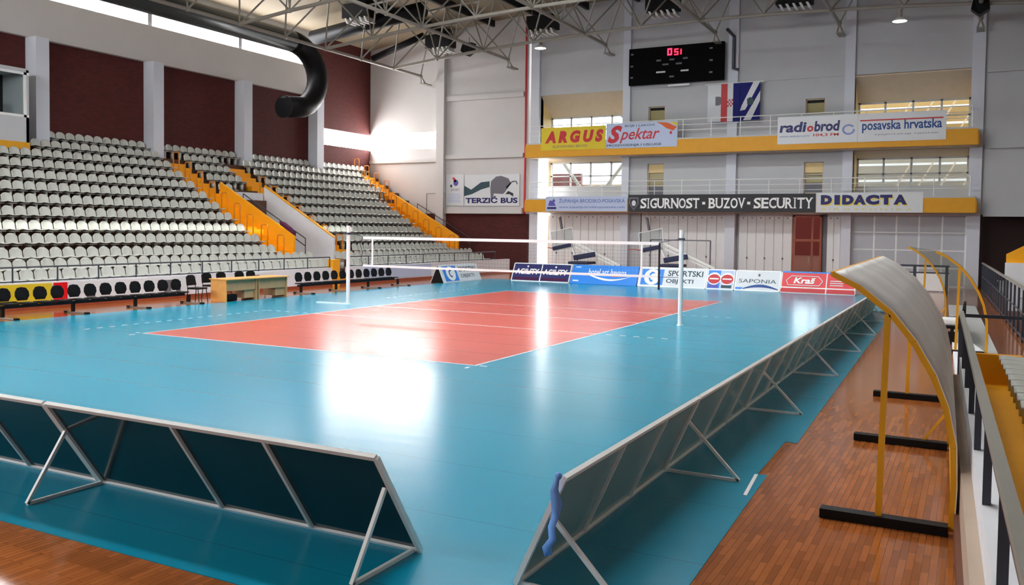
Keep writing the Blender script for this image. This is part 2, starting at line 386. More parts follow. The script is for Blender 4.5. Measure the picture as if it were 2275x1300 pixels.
# right wing
struct('wall_back_right', MB().box(12.75, 26, 24.2, 25.2, 3.55, 16.2), M_wall, 'grey back wall right of the balconies', 'wall')
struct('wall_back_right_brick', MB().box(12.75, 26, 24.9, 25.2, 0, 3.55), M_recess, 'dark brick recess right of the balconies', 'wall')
struct('trim_2', MB().box(12.85, 26, 24.02, 24.2, 10.2, 10.35).box(12.85, 26, 24.02, 24.2, 6.65, 6.8).box(12.85, 26, 24.0, 24.2, 3.45, 3.6), M_wall, 'grey ledges on the back wall right of the balconies', 'wall trim')
struct('wall_right', MB().box(24.5, 24.62, -27, 25.2, 0, 10.95).box(24.5, 24.62, -27, 25.2, 11.33, 16.2).box(24.5, 24.62, -27, -13, 10.95, 11.33).box(24.5, 24.62, 14.2, 25.2, 10.95, 11.33), M_wall, 'plain grey wall on the right side of the hall', 'wall')
o = struct('window_%d' % cn, MB().box(24.5, 24.6, -13, 14.2, 10.93, 10.95).box(24.5, 24.6, -13, 14.2, 11.33, 11.35), M_white, 'narrow slot window high on the right wall', 'window'); cn += 1
MB().box(24.55, 24.555, -13, 14.2, 10.95, 11.33).build('pane', M_glass, o)
struct('window_%d' % cn, MB().box(-21, 0, -26.98, -26.95, 8.5, 11.2), E_near, 'wide bright window high on the wall behind the camera', 'window'); cn += 1  # unseen glowing panel added as front fill, numbered with the windows
struct('wall_near', MB().box(-24.2, 26, -28, -27, 0, 16.2), M_wall, 'plain wall behind the camera', 'wall')

# facade with two balconies
FX = [(-11.05, -10.5), (-5.25, -4.82), (.68, 1.2), (6.55, 7.02), (12.2, 12.75)]
NM = ['at the left end beside the red pipe', 'second from the left', 'in the middle, under the flags', 'fourth, right of the folding door', 'at the right end of the balconies']
for i, (a, c) in enumerate(FX):
    struct('facade_column', MB().box(a, c, 24.0, 24.6, 0, 16.2), M_col, 'pale facade column %s' % NM[i], 'column')
up_ = MB().box(-10.5, 12.2, 24.2, 24.6, 10.5, 16.2)
struct('wall_back_upper', up_, M_wall, 'grey wall above the upper balcony behind the scoreboard', 'wall')
def holed(x0, x1, z0, z1, h):
    m = MB(); a, b_, c, d = h
    m.box(x0, a, 24.25, 24.6, z0, z1); m.box(b_, x1, 24.25, 24.6, z0, z1)
    if c > z0: m.box(a, b_, 24.25, 24.6, z0, c)
    if d < z1: m.box(a, b_, 24.25, 24.6, d, z1)
    return m
struct('wall_back_middle', (lambda m: [m.add(k.v, k.f) for k in (holed(1.2, 6.55, 7.3, 10.5, (4.65, 5.6, 8.65, 9.45)), holed(-4.82, .68, 3.6, 7.3, (-3.8, -2.85, 4.5, 6.32)), holed(1.2, 6.55, 3.6, 7.3, (4.65, 5.6, 4.6, 6.22)))] and m)(holed(-4.82, .68, 7.3, 10.5, (-3.8, -2.85, 8.6, 9.5))), M_wall, 'grey wall with small windows behind the balconies', 'wall')
def small_window(x0, x1, z0, z1, label, shutter):
    global cn
    o = struct('window_%d' % cn, MB().box(x0, x0+.05, 24.35, 24.5, z0, z1).box(x1-.05, x1, 24.35, 24.5, z0, z1).box(x0, x1, 24.35, 24.5, z1-.06, z1).box(x0, x1, 24.35, 24.5, z0, z0+.05), M_beige, label, 'window'); cn += 1
    MB().box(x0, x1, 24.42, 24.43, z0, z1).build('pane', M_glass, o)
    if not shutter: MB().box(x0+.05, x1-.05, 24.47, 24.5, z0+.05, z1-.2).build('blind', M_cream, o); MB().box(x0+.05, x1-.05, 24.46, 24.5, z1-.2, z1-.05).build('dark_slot', M_dark, o)
    else: MB().box(x0+.05, x1-.05, 24.46, 24.5, z0+.05, z1-.05).build('curtain', M_cream, o)
    if shutter: MB().box(x0+.05, x1-.05, 24.36, 24.4, z1-shutter, z1-.05).build('blind', M_cream, o); MB().box(x0+.05, x1-.05, 24.36, 24.4, z0+.05, z0+.55).build('lower_panel', M_grey, o); MB().box(x0+.05, x1-.05, 24.34, 24.4, z0+.95, z0+1.0).build('crossbar', M_beige, o)
small_window(-3.8, -2.85, 8.6, 9.5, 'small square window of the upper balcony left of the flags', 0)
small_window(4.65, 5.6, 8.65, 9.45, 'small square window of the upper balcony above the radio banner', 0)
small_window(-3.8, -2.85, 4.5, 6.32, 'tall narrow window of the lower balcony above the black banner', .5)
small_window(4.65, 5.6, 4.6, 6.22, 'tall narrow window of the lower balcony above the end of the black banner', .55)
# recessed glazed loggias in the outer bays
def loggia(x0, x1, z0, z1, soff, zb, label, left):
    global cn
    YB = 25.75
    side = MB().box(x0-.05, x0, 24.25, YB, z0, z1).box(x1, x1+.05, 24.25, YB, z0, z1)
    st = struct('wall_loggia', side, M_cream, 'cream side walls of the recess of the %s' % label, 'wall')
    MB().extr([(x0, 24.25, z1), (x0, 24.25, z1+.05), (x0, YB+.1, z1+.05), (x0, YB+.1, zb), (x0, YB, zb)], (x1-x0, 0, 0)).build('soffit', M_beige, st)
    o = struct('window_%d' % cn, MB().box(x0, x1, YB, YB+.1, zb-.08, zb).box(x0, x1, YB, YB+.1, zb-.85, zb-.78).box(x0, x1, YB, YB+.1, z0, z0+.1), M_wall, 'glazed front in the recess of the %s' % label, 'window'); cn += 1
    n = 4
    for k in range(n+1):
        xx = x0 + (x1-x0)*k/n; xx = min(max(xx, x0+.05), x1-.05)
        MB().box(xx-.05, xx+.05, YB, YB+.1, z0, zb).build('mullion', M_wall, o)
    MB().box(x0, x1, YB+.04, YB+.06, z0, zb).build('pane', M_glass, o)
    return o
loggia(-10.5, -5.25, 7.5, 10.5, 0, 9.35, 'upper left bay', True)
loggia(7.02, 12.2, 7.5, 10.4, 0, 9.3, 'upper right bay', False)
loggia(-10.5, -5.25, 4.35, 6.85, 0, 6.62, 'lower left bay', True)
loggia(7.02, 12.2, 4.35, 6.7, 0, 6.45, 'lower right bay', False)
struct('wall_parapet', MB().box(-10.5, -5.25, 25.4, 25.6, 4.35, 5.2).box(7.02, 12.2, 25.4, 25.6, 4.35, 5.0), M_wall, 'low pale sill walls inside the lower bays', 'wall')
# floors between the storeys, roofs over the storeys behind
struct('wall_floor_edges', MB().box(-11.05, 12.75, 24.2, 26.0, 6.85, 7.45).box(-11.05, 12.75, 24.2, 26.0, 3.55, 4.3), M_wall, 'storey floors behind the balconies', 'wall')
# outdoors behind the glazing
struct('outdoor_ground', MB().box(-80, 90, 26.5, 110, -.3, -.05), M_pave, 'paved ground outside behind the glazing', 'ground')
tag(MB().box(-30, 50, 86, 90, -.05, 5.2).build('neighbouring_building', M_bldg), 'low dark red building outside, seen through the glass door', 'building')  # building added so the glass door looks red while the floor mirrors sky
o = thing('glazed_lobby', 'glazed lobby with diagonal struts seen through the left bays', 'building')
MB().box(-19, -4.2, 31.0, 31.2, 0, 5.6).build('inner_wall', M_beige, o)
for p, q in (((-14, 29.5, 10.4), (-9.3, 29.5, 4.2)), ((-9.3, 29.5, 4.2), (-5.0, 29.5, 9.5)), ((-8.5, 29.8, 10.8), (-3.5, 29.8, 6.2)), ((-3.5, 29.8, 6.2), (-6.5, 29.8, 10.8)), ((-14, 30, 8.3), (-2, 30, 8.3)), ((-13, 29.6, 0), (-13, 29.6, 10.8))):
    MB().tube(p, q, .12).build('strut', M_steel, o)
MB().box(-13.4, -10.6, 30.6, 30.9, 4.9, 6.3).build('display_panel', M_film, o)
o = thing('stair_hall', 'warm cream stair hall seen through the right bays', 'building')
MB().box(5.7, 20, 30.8, 31.0, 7, 13).build('inner_wall', M_creamd, o); MB().box(5.7, 20, 30.8, 31.0, 0, 7).build('inner_wall', M_taupe, o)
for k, z in enumerate((5.5, 6.4, 8.6, 9.5)): MB().box(5.8, 17.5, 30.5, 30.6, z, z+.12).build('handrail', M_white, o)
for k in range(6):
    for z in (4.5, 8.0): MB().bar((8.2+1.1*k, 30.4, z), (9.3+1.1*k, 30.4, z+2.0), .07).build('lattice_bar', M_beige, o)
# ground floor doors
def sect_door(nm, x0, x1, n, label, y=24.35, m=M_doorw):
    o = struct(nm, MB().box(x0, x1, y+.06, y+.12, 0, 3.55), m, label, 'door')
    for k in range(n):
        a = x0 + (x1-x0)*k/n; c = x0+(x1-x0)*(k+1)/n
        MB().box(a+.015, c-.015, y, y+.06, .03, 3.42).build('panel', m, o)
        MB().box((a+c)/2-.03, (a+c)/2+.03, y-.03, y, 3.3, 3.36).build('roller', M_grey, o)
        if k % 2: MB().box(a-.04, a+.04, y-.03, y, 1.15, 1.25).build('catch', M_grey, o)
    return o
struct('window_%d' % cn, MB().box(-10.5, -9.98, 24.3, 24.35, 0.05, 3.5), E_jamb, 'glaring frosted strip window left of the first folding door', 'window'); cn += 1  # glowing jamb standing for daylight on it, numbered with the windows
struct('window_%d' % cn, MB().box(-10.5, -10.0, 24.3, 24.35, 4.3, 6.85), E_jamb, 'glaring frosted strip window at the left of the lower balcony', 'window'); cn += 1  # glowing jamb standing for daylight on it, numbered with the windows
sect_door('door_1', -9.9, -5.3, 9, 'white folding panel door below the pale blue banner')
struct('wall_back_lower', MB().box(-4.82, -4.2, 24.4, 24.6, 0, 3.55).box(-9.98, 4.15, 24.56, 24.66, 0, 3.6).box(5.6, 12.2, 24.56, 24.66, 0, 3.6).box(-10.5, 12.2, 24.6, 24.7, 3.4, 3.6), M_wall, 'grey wall beside the second folding door', 'wall')
sect_door('door_2', -4.13, .68, 9, 'white folding panel door below the black banner')
sect_door('door_3', 1.35, 4.12, 6, 'white folding panel door left of the red glass door')
sect_door('door_5', 5.85, 6.5, 2, 'narrow white folded door leaf right of the red glass door')
o = struct('door_4', MB().box(4.15, 4.25, 24.3, 24.5, 0, 3.5).box(5.08, 5.16, 24.32, 24.48, 0, 3.5).box(5.5, 5.6, 24.3, 24.5, 0, 3.5).box(4.15, 5.6, 24.3, 24.5, 3.4, 3.5), M_redwood, 'glass door with red brown timber frame between the white doors', 'door')
MB().box(4.2, 5.55, 24.34, 24.46, 2.12, 2.24).build('crossbar', M_redwood, o); MB().box(4.25, 5.08, 24.39, 24.41, .05, 3.4).build('pane', M_glass, o); MB().box(5.16, 5.5, 24.39, 24.41, .05, 3.4).build('pane', M_glass, o)
MB().tube((5.0, 24.28, 1.0), (5.0, 24.28, 1.35), .02).build('door_handle', M_steel, o)
struct('wall_door_gap', MB().box(5.6, 5.85, 24.45, 24.6, 0, 3.55), M_grey, 'grey strip beside the folded door leaf', 'wall')
g = struct('wall_gym_panels', MB().box(7.02, 12.2, 24.4, 24.55, 0, 3.55), M_white, 'grey panelled wall below the right end of the lower balcony', 'wall')
for k in range(5):
    for j in range(4): MB().box(7.1+1.02*k, 8.04+1.02*k, 24.385, 24.4, .1+.86*j, .90+.86*j).build('panel', M_gym, g)

# balconies
def balcony(z0, z1, label):
    o = struct('balcony', MB().box(-10.9, 12.6, 23.05, 24.2, z0, z1-.15), M_yel, label, 'balcony')
    MB().box(-10.85, 12.55, 23.0, 23.08, z0, z1).build('fascia', M_yel, o)
    MB().box(-10.8, 12.5, 23.0, 24.2, z1, z1+.08).build('kerb', M_wall, o)
    MB().box(-10.85, 12.55, 23.1, 24.2, z0-.02, z0).build('underside', M_beige, o)
    return o
def guard(zb, zt, label):
    o = thing('balcony_railing', label, 'railing')
    for k, z in enumerate((zt, zt-.28, zt-.56)): MB().tube((-10.6, 23.06, z), (12.3, 23.06, z), .025 if k == 0 else .016).build('rail', M_whitem, o)
    n = 15
    for k in range(n+1): MB().tube((-10.6+22.9*k/n, 23.06, zb), (-10.6+22.9*k/n, 23.06, zt), .022).build('post', M_whitem, o)
    return o
balcony(6.75, 7.5, 'upper yellow balcony below the scoreboard'); balcony(3.6, 4.3, 'lower yellow balcony above the folding doors')
guard(7.58, 8.55, 'thin white railing along the upper balcony'); guard(4.38, 5.3, 'thin white railing along the lower balcony')

# ---------------------------------------------------------------- space frame
sf = thing('space_frame', 'grey tubular steel space frame carrying the vaulted roof', 'roof truss')
P = 3.075; X0 = .2; Y0 = 20.1; DZ = 2.3
NX = range(-6, 7); NY = [k for k in range(1, -11, -1)]
node = lambda i, j: V3((X0+P*i, Y0+P*j + (-.15 if j == 1 else 0), ZR(X0+P*i)))
top = lambda i, j: V3((X0+P*(i+.5), Y0+P*(j+.5), ZR(X0+P*(i+.5))+DZ))
def on(i, j): return not (i % 2 and j % 2)
for j in NY:
    if j % 2 == 0: MB().pipe([node(i, j) for i in NX], .09, 8).build('lower_chord', M_steel, sf)
for i in NX:
    if i % 2 == 0: MB().pipe([node(i, 1)] + [node(i, j) for j in NY[1:]], .09, 8).build('lower_chord', M_steel, sf)
tj = [k for k in range(0, -11, -1)]
for j in tj: MB().pipe([top(i, j) for i in range(-6, 6)], .065, 6).build('upper_chord', M_steel, sf)
for i in range(-6, 6): MB().pipe([top(i, j) for j in tj], .065, 6).build('upper_chord', M_steel, sf)
for i in range(-6, 6): x_ = top(i, 0).x; MB().box(x_-.09, x_+.09, -14, 24.0, ZR(x_)+DZ+.06, ZR(x_)+DZ+.42).build('purlin', M_dark, sf)
count = 0; rest = MB()
for j in NY:
    for i in NX:
        if not on(i, j): continue
        mb = MB(); p = node(i, j)
        for a in (-1, 0):
            for c in (-1, 0):
                if -6 <= i+a < 6 and j+c in tj: mb.tube(p, top(i+a, j+c), .043, 6)
        if not mb.v: continue
        mb.ball(p, .12, .12, .12, 8, 6)
        if count < 98: mb.build('web_brace', M_steel, sf); count += 1
        else: rest.add(mb.v, mb.f)
        if j == 1 and i % 2 == 0:
            MB().box(p.x-.16, p.x+.16, p.y+.1, 24.05, p.z-.45, p.z-.38).bar((p.x, p.y, p.z), (p.x-.14, p.y+.3, p.z-.4), .06).bar((p.x, p.y, p.z), (p.x+.14, p.y+.3, p.z-.4), .06).build('wall_bracket', M_steel, sf)
if rest.v: tag(rest.build('web_brace', M_steel, sf), kind='stuff')

# ducts, boxes, lamps and loudspeakers under the roof
d = thing('ventilation_duct', 'thick dark grey air duct along the left wall ending in a black U bend', 'duct')
MB().pipe([(-20.6, y_, 12.62) for y_ in (-26, -10, 5, 13.9)], .58, 20).build('duct_run', M_duct, d, smooth=True)
arc = [(-20.6, 13.9 + 2.2*math.sin(t), 10.8 + 1.82*math.cos(t)) for t in [math.pi*k/14 for k in range(13)]] + [(-20.6, 13.4, 9.0)]
MB().pipe(arc, .58, 20).build('u_bend', M_black, d, smooth=True)
MB().tube(arc[-1], (-20.6, 13.35, 9.0), .62, 20).build('outlet_ring', M_blackm, d)
d = thing('crossing_duct', 'black round air duct crossing below the roof behind the space frame', 'duct')
MB().pipe([(-21.6, 16.9, 13.45), (-18, 16.9, 13.85), (-14.0, 16.9, 14.3)], .42, 16).build('duct_run', M_black, d, smooth=True)
d = thing('slim_duct', 'slim black duct slanting behind the lower chords near the corner', 'duct')
MB().pipe([(-21.4, 22.3, 13.2), (-17.6, 22.3, 14.3)], .2, 12).build('duct_run', M_black, d, smooth=True)
boxes = [((-17.4, 15.7, 13.9), 'above the crossing duct'), ((-16.1, 21.9, 13.35), 'before the far left corner wall'), ((-9.3, 21.9, 13.8), 'beside the red pipe'), ((-2.3, 21.9, 14.1), 'above the scoreboard'), ((4.4, 21.9, 13.75), 'right of the scoreboard')]
for (x, y_, z), lab in boxes:
    o = thing('ceiling_heater', 'black box heater with pale louvres below the roof, %s' % lab, 'heater', 'box heaters under the roof')
    MB().box(x-.85, x+.85, y_-.4, y_+.4, z-.02, z+.75).build('casing', M_black, o)
    for k in range(5): MB().extr([(x-.7+.32*k, y_-.38, z-.02), (x-.58+.32*k, y_-.38, z-.02), (x-.44+.32*k, y_-.38, z-.3), (x-.56+.32*k, y_-.38, z-.3)], (0, .76, 0)).build('louvre', M_whitem, o)
    for s_ in (-1, 1): MB().tube((x+.7*s_, y_, z+.75), (x+.7*s_, y_, ZR(x)+2.8), .02).build('hanger', M_steel, o)
def lamp(x, y_, z, lab, on_):
    o = thing('high_bay_lamp', lab, 'lamp')
    MB().tube((x, y_, z+.1), (x, y_, z+.45), .1).build('housing', M_steel, o)
    MB().tube((x, y_, z+.1), (x, y_, z-.08), .12, 16, r1=.34).build('lamp_shade', M_whitem, o)
    MB().tube((x, y_, z-.075), (x, y_, z-.085), .3, 16).build('diffuser', E_lamp, o)
lamp(9.3, 20.1, 12.15, 'lit high bay lamp under the frame right of the scoreboard', 1)
lamp(-9.0, 21, 12.65, 'small lit lamp under the frame beside the red pipe', 1)
for x, y_, z, lab in ((-13.75, 21.3, 12.95, 'black loudspeaker hung below the space frame near the far left corner'), (12.5, 20.1, 12.35, 'black loudspeaker hung at the right end of the space frame')):
    o = thing('hanging_loudspeaker', lab, 'loudspeaker')
    MB().extr([(x-.3, y_-.25, z+.35), (x+.3, y_-.25, z+.35), (x+.34, y_-.35, z-.15), (x-.05, y_-.35, z-.38), (x-.38, y_-.35, z-.1)], (0, .55, 0)).build('cabinet', M_black, o)
    MB().tube((x, y_, z+.3), (x, y_, max(z+.7, ZR(x)+.1)), .03).build('bracket', M_steel, o)
o = tag(MB().pipe([(.85, 23.0, 13.1), (.98, 23.9, 12.9), (.98, 23.9, 11.2), (1.25, 23.9, 11.15)], .09, 8).build('drain_pipe', M_rail), 'dark angled pipe on the wall right of the scoreboard', 'pipe')

# ---------------------------------------------------------------- left stand
XR = {i: -22.6+.785*(i-1) for i in range(1, 10)}; XR.update({10: -15.45, 11: -14.5, 12: -13.5, 13: -12.45})
ZC = {1: 6.35, 2: 5.88, 3: 5.40, 4: 4.91, 5: 4.42, 6: 3.94, 7: 3.45, 8: 2.97, 9: 2.47, 10: 2.02, 11: 1.57, 12: 1.24, 13: .98}
TR = {i: ZC[i]-.60 for i in ZC}
st = thing('grandstand', 'tall left grandstand with brown terraces and yellow stairs', 'grandstand', kind='thing')
def terrace(y0, y1, rows):
    mb = MB()
    for i in rows:
        f = XR[i]+.42
        bk = -23.0 if i == 1 else XR[i-1]+.42
        mb.box(bk, f, y0, y1, max(0, TR[i]-.9), TR[i])
    return mb
YA = -26.9
tm = terrace(YA, 7.75, range(2, 12)); k = terrace(-.45, 7.75, (1,)); tm.add(k.v, k.f); k = terrace(10.5, 21.95, range(1, 12)); tm.add(k.v, k.f)
k = terrace(7.75, 10.5, range(1, 6)); tm.add(k.v, k.f); k = terrace(YA, 23.0, (12, 13)); tm.add(k.v, k.f)
k = terrace(21.95, 24.15, range(1, 5)); tm.add(k.v, k.f)
tm.build('terrace', M_step, st)
def stair(y0, y1, r0, r1):
    mb = MB()
    for i in range(r0, r1+1):
        f = XR[i]+.45; bk = -23.0 if i == 1 else XR[i-1]+.45; dz = TR[i-1]-TR[i] if i > 1 else .4
        mb.box(bk, f, y0, y1, TR[i], TR[i]+.03); mb.box(bk, (bk+f)/2, y0, y1, TR[i], TR[i]+dz/2); mb.box(f-.02, f+.02, y0, y1, TR[i]-.45, TR[i]+.03)
    return mb
for a, c, r0, r1 in ((6.5, 7.75, 2, 11), (10.62, 11.7, 2, 11), (20.95, 21.95, 5, 11), (22.5, 23.6, 1, 4), (7.85, 8.75, 12, 13)): stair(a, c, r0, r1).build('yellow_stair', M_org, st)
MB().box(-12.02, -11.8, YA, 6.75, 0, .8).box(-12.02, -11.8, 7.9, 23.0, 0, .8).build('front_wall', M_conc, st)
MB().box(-11.8, -11.77, YA, 23.0, 0, .12).build('skirting', M_redwood, st)
MB().box(-12.05, -11.75, 6.75, 7.2, 0, 1.15).box(-12.05, -11.78, 7.2, 7.9, 0, .5).build('yellow_gate', M_org, st)
def parapet(y, th, xf, xb, zf, zb, z0f, m, nm, cap=None):
    pts = [(xf, y, z0f), (xf, y, zf), (xb, y, zb), (xb, y, zb-1.6), (xf-.3, y, z0f)]
    MB().extr(pts, (0, th, 0)).build(nm, m, st)
    if cap: MB().bar((xf, y+th/2, zf+.01), (xb, y+th/2, zb+.01), th+.04, .05).build('coping', cap, st)
parapet(7.7, .12, -14.8, -19.4, 2.1, 4.62, .4, M_org, 'yellow_parapet')
parapet(10.45, .12, -14.75, -19.2, 2.05, 4.55, .4, M_conc, 'white_parapet', M_org)
MB().extr([(-14.8, 10.44, 0), (-14.8, 10.44, 2.0), (-19.2, 10.44, 4.5), (-19.2, 10.44, 0)], (0, .02, 0)).build('passage_wall', M_conc, st)
parapet(21.95, .12, -14.75, -19.4, 2.1, 4.62, .4, M_org, 'yellow_parapet')
MB().box(-19.3, -14.8, 7.82, 10.44, 0, .3).build('passage_floor', M_conc, st); MB().box(-19.5, -19.3, 7.75, 10.5, 0, 4.2).build('passage_end', M_conc, st)
MB().box(-18.2, -14.8, 22.07, 24.2, 0, .5).build('passage_floor', M_conc, st)
# hoop rails along the yellow stairs
hr = thing('stair_hoop_rails', 'yellow hoop rails along the stairs of the left stand', 'railing')
for yb, rows in ((6.62, range(3, 12)), (10.7, range(5, 12)), (21.0, range(4, 12)), (22.4, range(1, 5))):
    for i in rows:
        x = XR[i]; z = TR[i]
        MB().pipe([(x+.1, yb, z), (x+.1, yb, z+1.12), (x+.06, yb, z+1.2), (x-.24, yb, z+1.2), (x-.28, yb, z+1.12), (x-.28, yb, z)], .027, 6).build('hoop', M_hoop, hr)
for y_, lab in ((8.6, 'dark handrail inside the passage between yellow and white parapets'), (23.6, 'dark handrail by the wall beyond the far yellow parapet')):
    o = thing('passage_handrail', lab, 'railing')
    for dz in (0, -.35): MB().tube((-18.8, y_, 4.1+dz), (-14.9, y_, 2.0+dz), .025).build('rail', M_rail, o)
    for k in (0, 4): x = -18.8+.975*k; MB().tube((x, y_, .2), (x, y_, 4.1-.525*k), .022).build('post', M_rail, o)
o = thing('passage_frame_rail', 'grey double frame rail by the wall above the far stair', 'railing')
MB().pipe([(-18.3, 23.9, 3.4), (-18.3, 23.9, 4.75), (-16.9, 23.9, 4.75), (-16.9, 23.9, 3.4)], .035, 6).build('frame', M_steel, o); MB().tube((-17.6, 23.9, 3.4), (-17.6, 23.9, 4.75), .03).build('post', M_steel, o)
o = tag(MB().extr([(-15.5, 7.84, 1.9), (-15.0, 7.84, 1.7), (-14.95, 7.84, 2.3), (-15.2, 7.84, 2.5), (-15.6, 7.84, 2.74), (-15.85, 7.84, 2.8)], (0, .22, 0)).build('draped_cloth', M_purple, bevel=.05), 'dark purple cloth bundle hanging behind the yellow parapet', 'cloth')
# front railing
fr = thing('stand_front_railing', 'dark grey tube railing on the front wall of the left stand', 'railing')
for a, c in ((-20.0, 6.7), (7.95, 21.4)):
    MB().tube((-11.9, a, 1.25), (-11.9, c, 1.25), .025).build('rail', M_rail, fr)
    n = int(round((c-a)/1.43))
    for k in range(n+1): MB().tube((-11.9, a+(c-a)*k/n, .8), (-11.9, a+(c-a)*k/n, 1.25), .024).build('post', M_rail, fr)
    MB().tube((-11.9, a, .84), (-11.9, c, .84), .012).build('rail', M_rail, fr)
# glazed box at the near end of the brick bays
bo = struct('wall_booth', MB().box(-23.0, -21.45, -27, -.5, 5.75, 6.8).box(-23.0, -21.45, -27, -.5, 8.6, 8.75).box(-23, -21.45, -.62, -.5, 5.75, 8.7), M_wall, 'grey commentary box at the left edge, above the yellow strip', 'wall')
MB().box(-22.9, -21.42, -27, -.48, 5.5, 5.8).build('yellow_strip', M_yel, bo)
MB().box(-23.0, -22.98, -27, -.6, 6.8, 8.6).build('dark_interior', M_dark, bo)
o = struct('window_%d' % cn, MB().box(-21.5, -21.44, -27, -.5, 6.8, 6.9).box(-21.5, -21.44, -27, -.5, 8.5, 8.6).box(-21.5, -21.44, -.72, -.6, 6.8, 8.6).box(-21.5, -21.44, -3.8, -3.7, 6.8, 8.6), M_white, 'white framed window of the commentary box', 'window'); cn += 1
MB().box(-21.48, -21.47, -27, -.6, 6.9, 8.5).build('pane', M_glass, o); MB().box(-22.3, -22.2, -1.7, -1.25, 6.85, 7.5).build('seat_back', M_grey, o)

# ---------------------------------------------------------------- seats
def seat_mesh(name, m, nu=9, nv=12):
    vs = []
    prof = []
    for k in range(nv+1):
        t = k/nv
        if t < .42:
            s_ = t/.42; prof.append((.22-.40*s_, .435-.025*s_+ (-.012 if k == 0 else 0), .94 + .06*s_))       # pan, front to back
        elif t < .58:
            s_ = (t-.42)/.16; a = s_*math.pi/2*.9; prof.append((-.18-.06*math.sin(a), .41+.05*(1-math.cos(a)), 1.0))
        else:
            s_ = (t-.58)/.42; prof.append((-.24-.07*s_, .45+.33*s_, (1 if s_ < .5 else math.sqrt(max(0, 1-((s_-.5)/.5)**3*.72)))))
    for k, (x, z, wv) in enumerate(prof):
        for i in range(nu+1):
            u = -1+2*i/nu; y_ = u*.218*wv
            bx = .05*u*u if k > nv*.5 else 0; bz = .03*u*u if k <= nv*.5 else 0
            if k > nv*.85: bz += -.02*u*u
            vs.append((x+bx, y_, z+bz))
    n = nu+1
    fs = [(k*n+i, k*n+i+1, (k+1)*n+i+1, (k+1)*n+i) for k in range(nv) for i in range(nu)]
    me = bpy.data.meshes.new(name); me.from_pydata(vs, [], fs)
    bm = bmesh.new(); bm.from_mesh(me); bmesh.ops.recalc_face_normals(bm, faces=bm.faces)
    bmesh.ops.solidify(bm, geom=bm.faces[:], thickness=.02)
    # bracket below the pan, down to the terrace
    q = MB().box(-.12, .10, -.03, .03, 0, .39).box(-.16, .16, -.14, .14, .37, .40)
    base = [bm.verts.new(v) for v in q.v]
    for f in q.f: bm.faces.new([base[i] for i in f])
    bm.to_mesh(me); bm.free()
    for p in me.polygons: p.use_smooth = True
    me.materials.append(m); return me
SEAT = seat_mesh('stand_seat', M_seat)
PIT = .465
slots = []
def put(i, y0, y1, blk, ref):        # seats of row i filling y0..y1, counted from the stair end `ref`
    n = int((y1-y0)/PIT+.01)
    for k in range(n):
        y_ = (y1-PIT*(k+.5)) if ref == 'hi' else (y0+PIT*(k+.5))
        slots.append((i, y_, blk, k+1))
for i in range(2, 12): put(i, -.3 if i == 2 else -14.0, 6.42, 'A', 'hi')
put(1, 1.05, 6.25, 'A', 'hi')
for i in (12, 13): put(i, -14.0, 7.75, 'D', 'hi')
put(1, 6.95, 12.18, 'B', 'lo')
for i in (2, 3, 4): put(i, 7.85, 10.6, 'B', 'lo')
put(5, 7.85, 8.8, 'B', 'lo')
put(1, 12.85, 18.1, 'C', 'lo'); put(1, 18.75, 23.4, 'E', 'lo')
CR = {2: 22.4, 3: 22.4, 4: 22.4, 5: 21.0, 6: 20.95, 7: 20.9, 8: 20.9, 9: 20.9, 10: 20.9, 11: 20.9}
for i in CR: put(i, 11.78, CR[i], 'C', 'lo')
put(12, 9.3, 21.9, 'F', 'lo'); put(13, 8.85, 21.6, 'F', 'lo')
def vis(s_):
    x, y_, d_ = project((XR[s_[0]], s_[1], TR[s_[0]]+.6)); return -12 < x < W_PX and y_ > 0
cand = sorted([s_ for s_ in slots if vis(s_)], key=lambda s_: (V3((XR[s_[0]], s_[1], TR[s_[0]])) - CAM).length)
IND = set(cand[:300])
PLACE = {'A': 'left of the near yellow stairs', 'D': 'left of the yellow gate', 'B': 'right of the near yellow stairs', 'C': 'right of the second stairs', 'E': 'under the corner window', 'F': 'right of the yellow gate'}
mass = MB()
low = ([v.co.copy() for v in SEAT.vertices], [list(p.vertices) for p in SEAT.polygons])
for s_ in slots:
    i, y_, blk, k = s_
    if s_ in IND:
        o = bpy.data.objects.new('stadium_seat', SEAT); COL.objects.link(o); o.location = (XR[i], y_, TR[i])
        tag(o, 'pale grey plastic stadium seat, %s row up, %s seat %s' % (ordinal(14-i), ordinal(k), PLACE[blk]), 'seat', 'pale grey seats of the left stand')
    else:
        mass.add([(v.x+XR[i], v.y+y_, v.z+TR[i]) for v in low[0]], low[1])
tag(mass.build('distant_stadium_seats', M_seat, smooth=True), 'pale grey plastic seats filling the far and upper part of the left stand', 'seats', kind='stuff')
# ---------------------------------------------------------------- volleyball net
for sx, lab in ((-1, 'white volleyball post nearest the left benches'), (1, 'white volleyball post nearest the right shelters')):
    x = -5.6 if sx < 0 else 5.62
    o = thing('net_post', lab, 'net post', 'volleyball net posts', loc=(x, 0, .006))
    MB().tube((0, 0, 0), (0, 0, 2.58), .062, 20).build('pole', M_white, o, smooth=False)
    MB().tube((0, 0, 0), (0, 0, .03), .09, 20).build('floor_sleeve', M_whitem, o)
    MB().box(-.07, .07, -.075, .075, 2.3, 2.36).build('collar', M_rail, o)
    if sx < 0: MB().box(-1.3, -.1, -.05, .05, 0, .03).build('floor_strip', M_white, o)
nt = thing('volleyball_net', 'white taped volleyball net stretched across the coral field', 'net')
mb = MB(); n = 100
for k in range(n+1): mb.tube((-5+.1*k, 0, 1.3), (-5+.1*k, 0, 2.24), .0016, 3)
for k in range(1, 9): mb.tube((-5, 0, 1.3+.1*k), (5, 0, 1.3+.1*k), .0016, 3)
mb.build('netting', M_black, nt)
MB().box(-5, 5, -.006, .006, 2.165, 2.25).build('top_tape', M_white, nt)
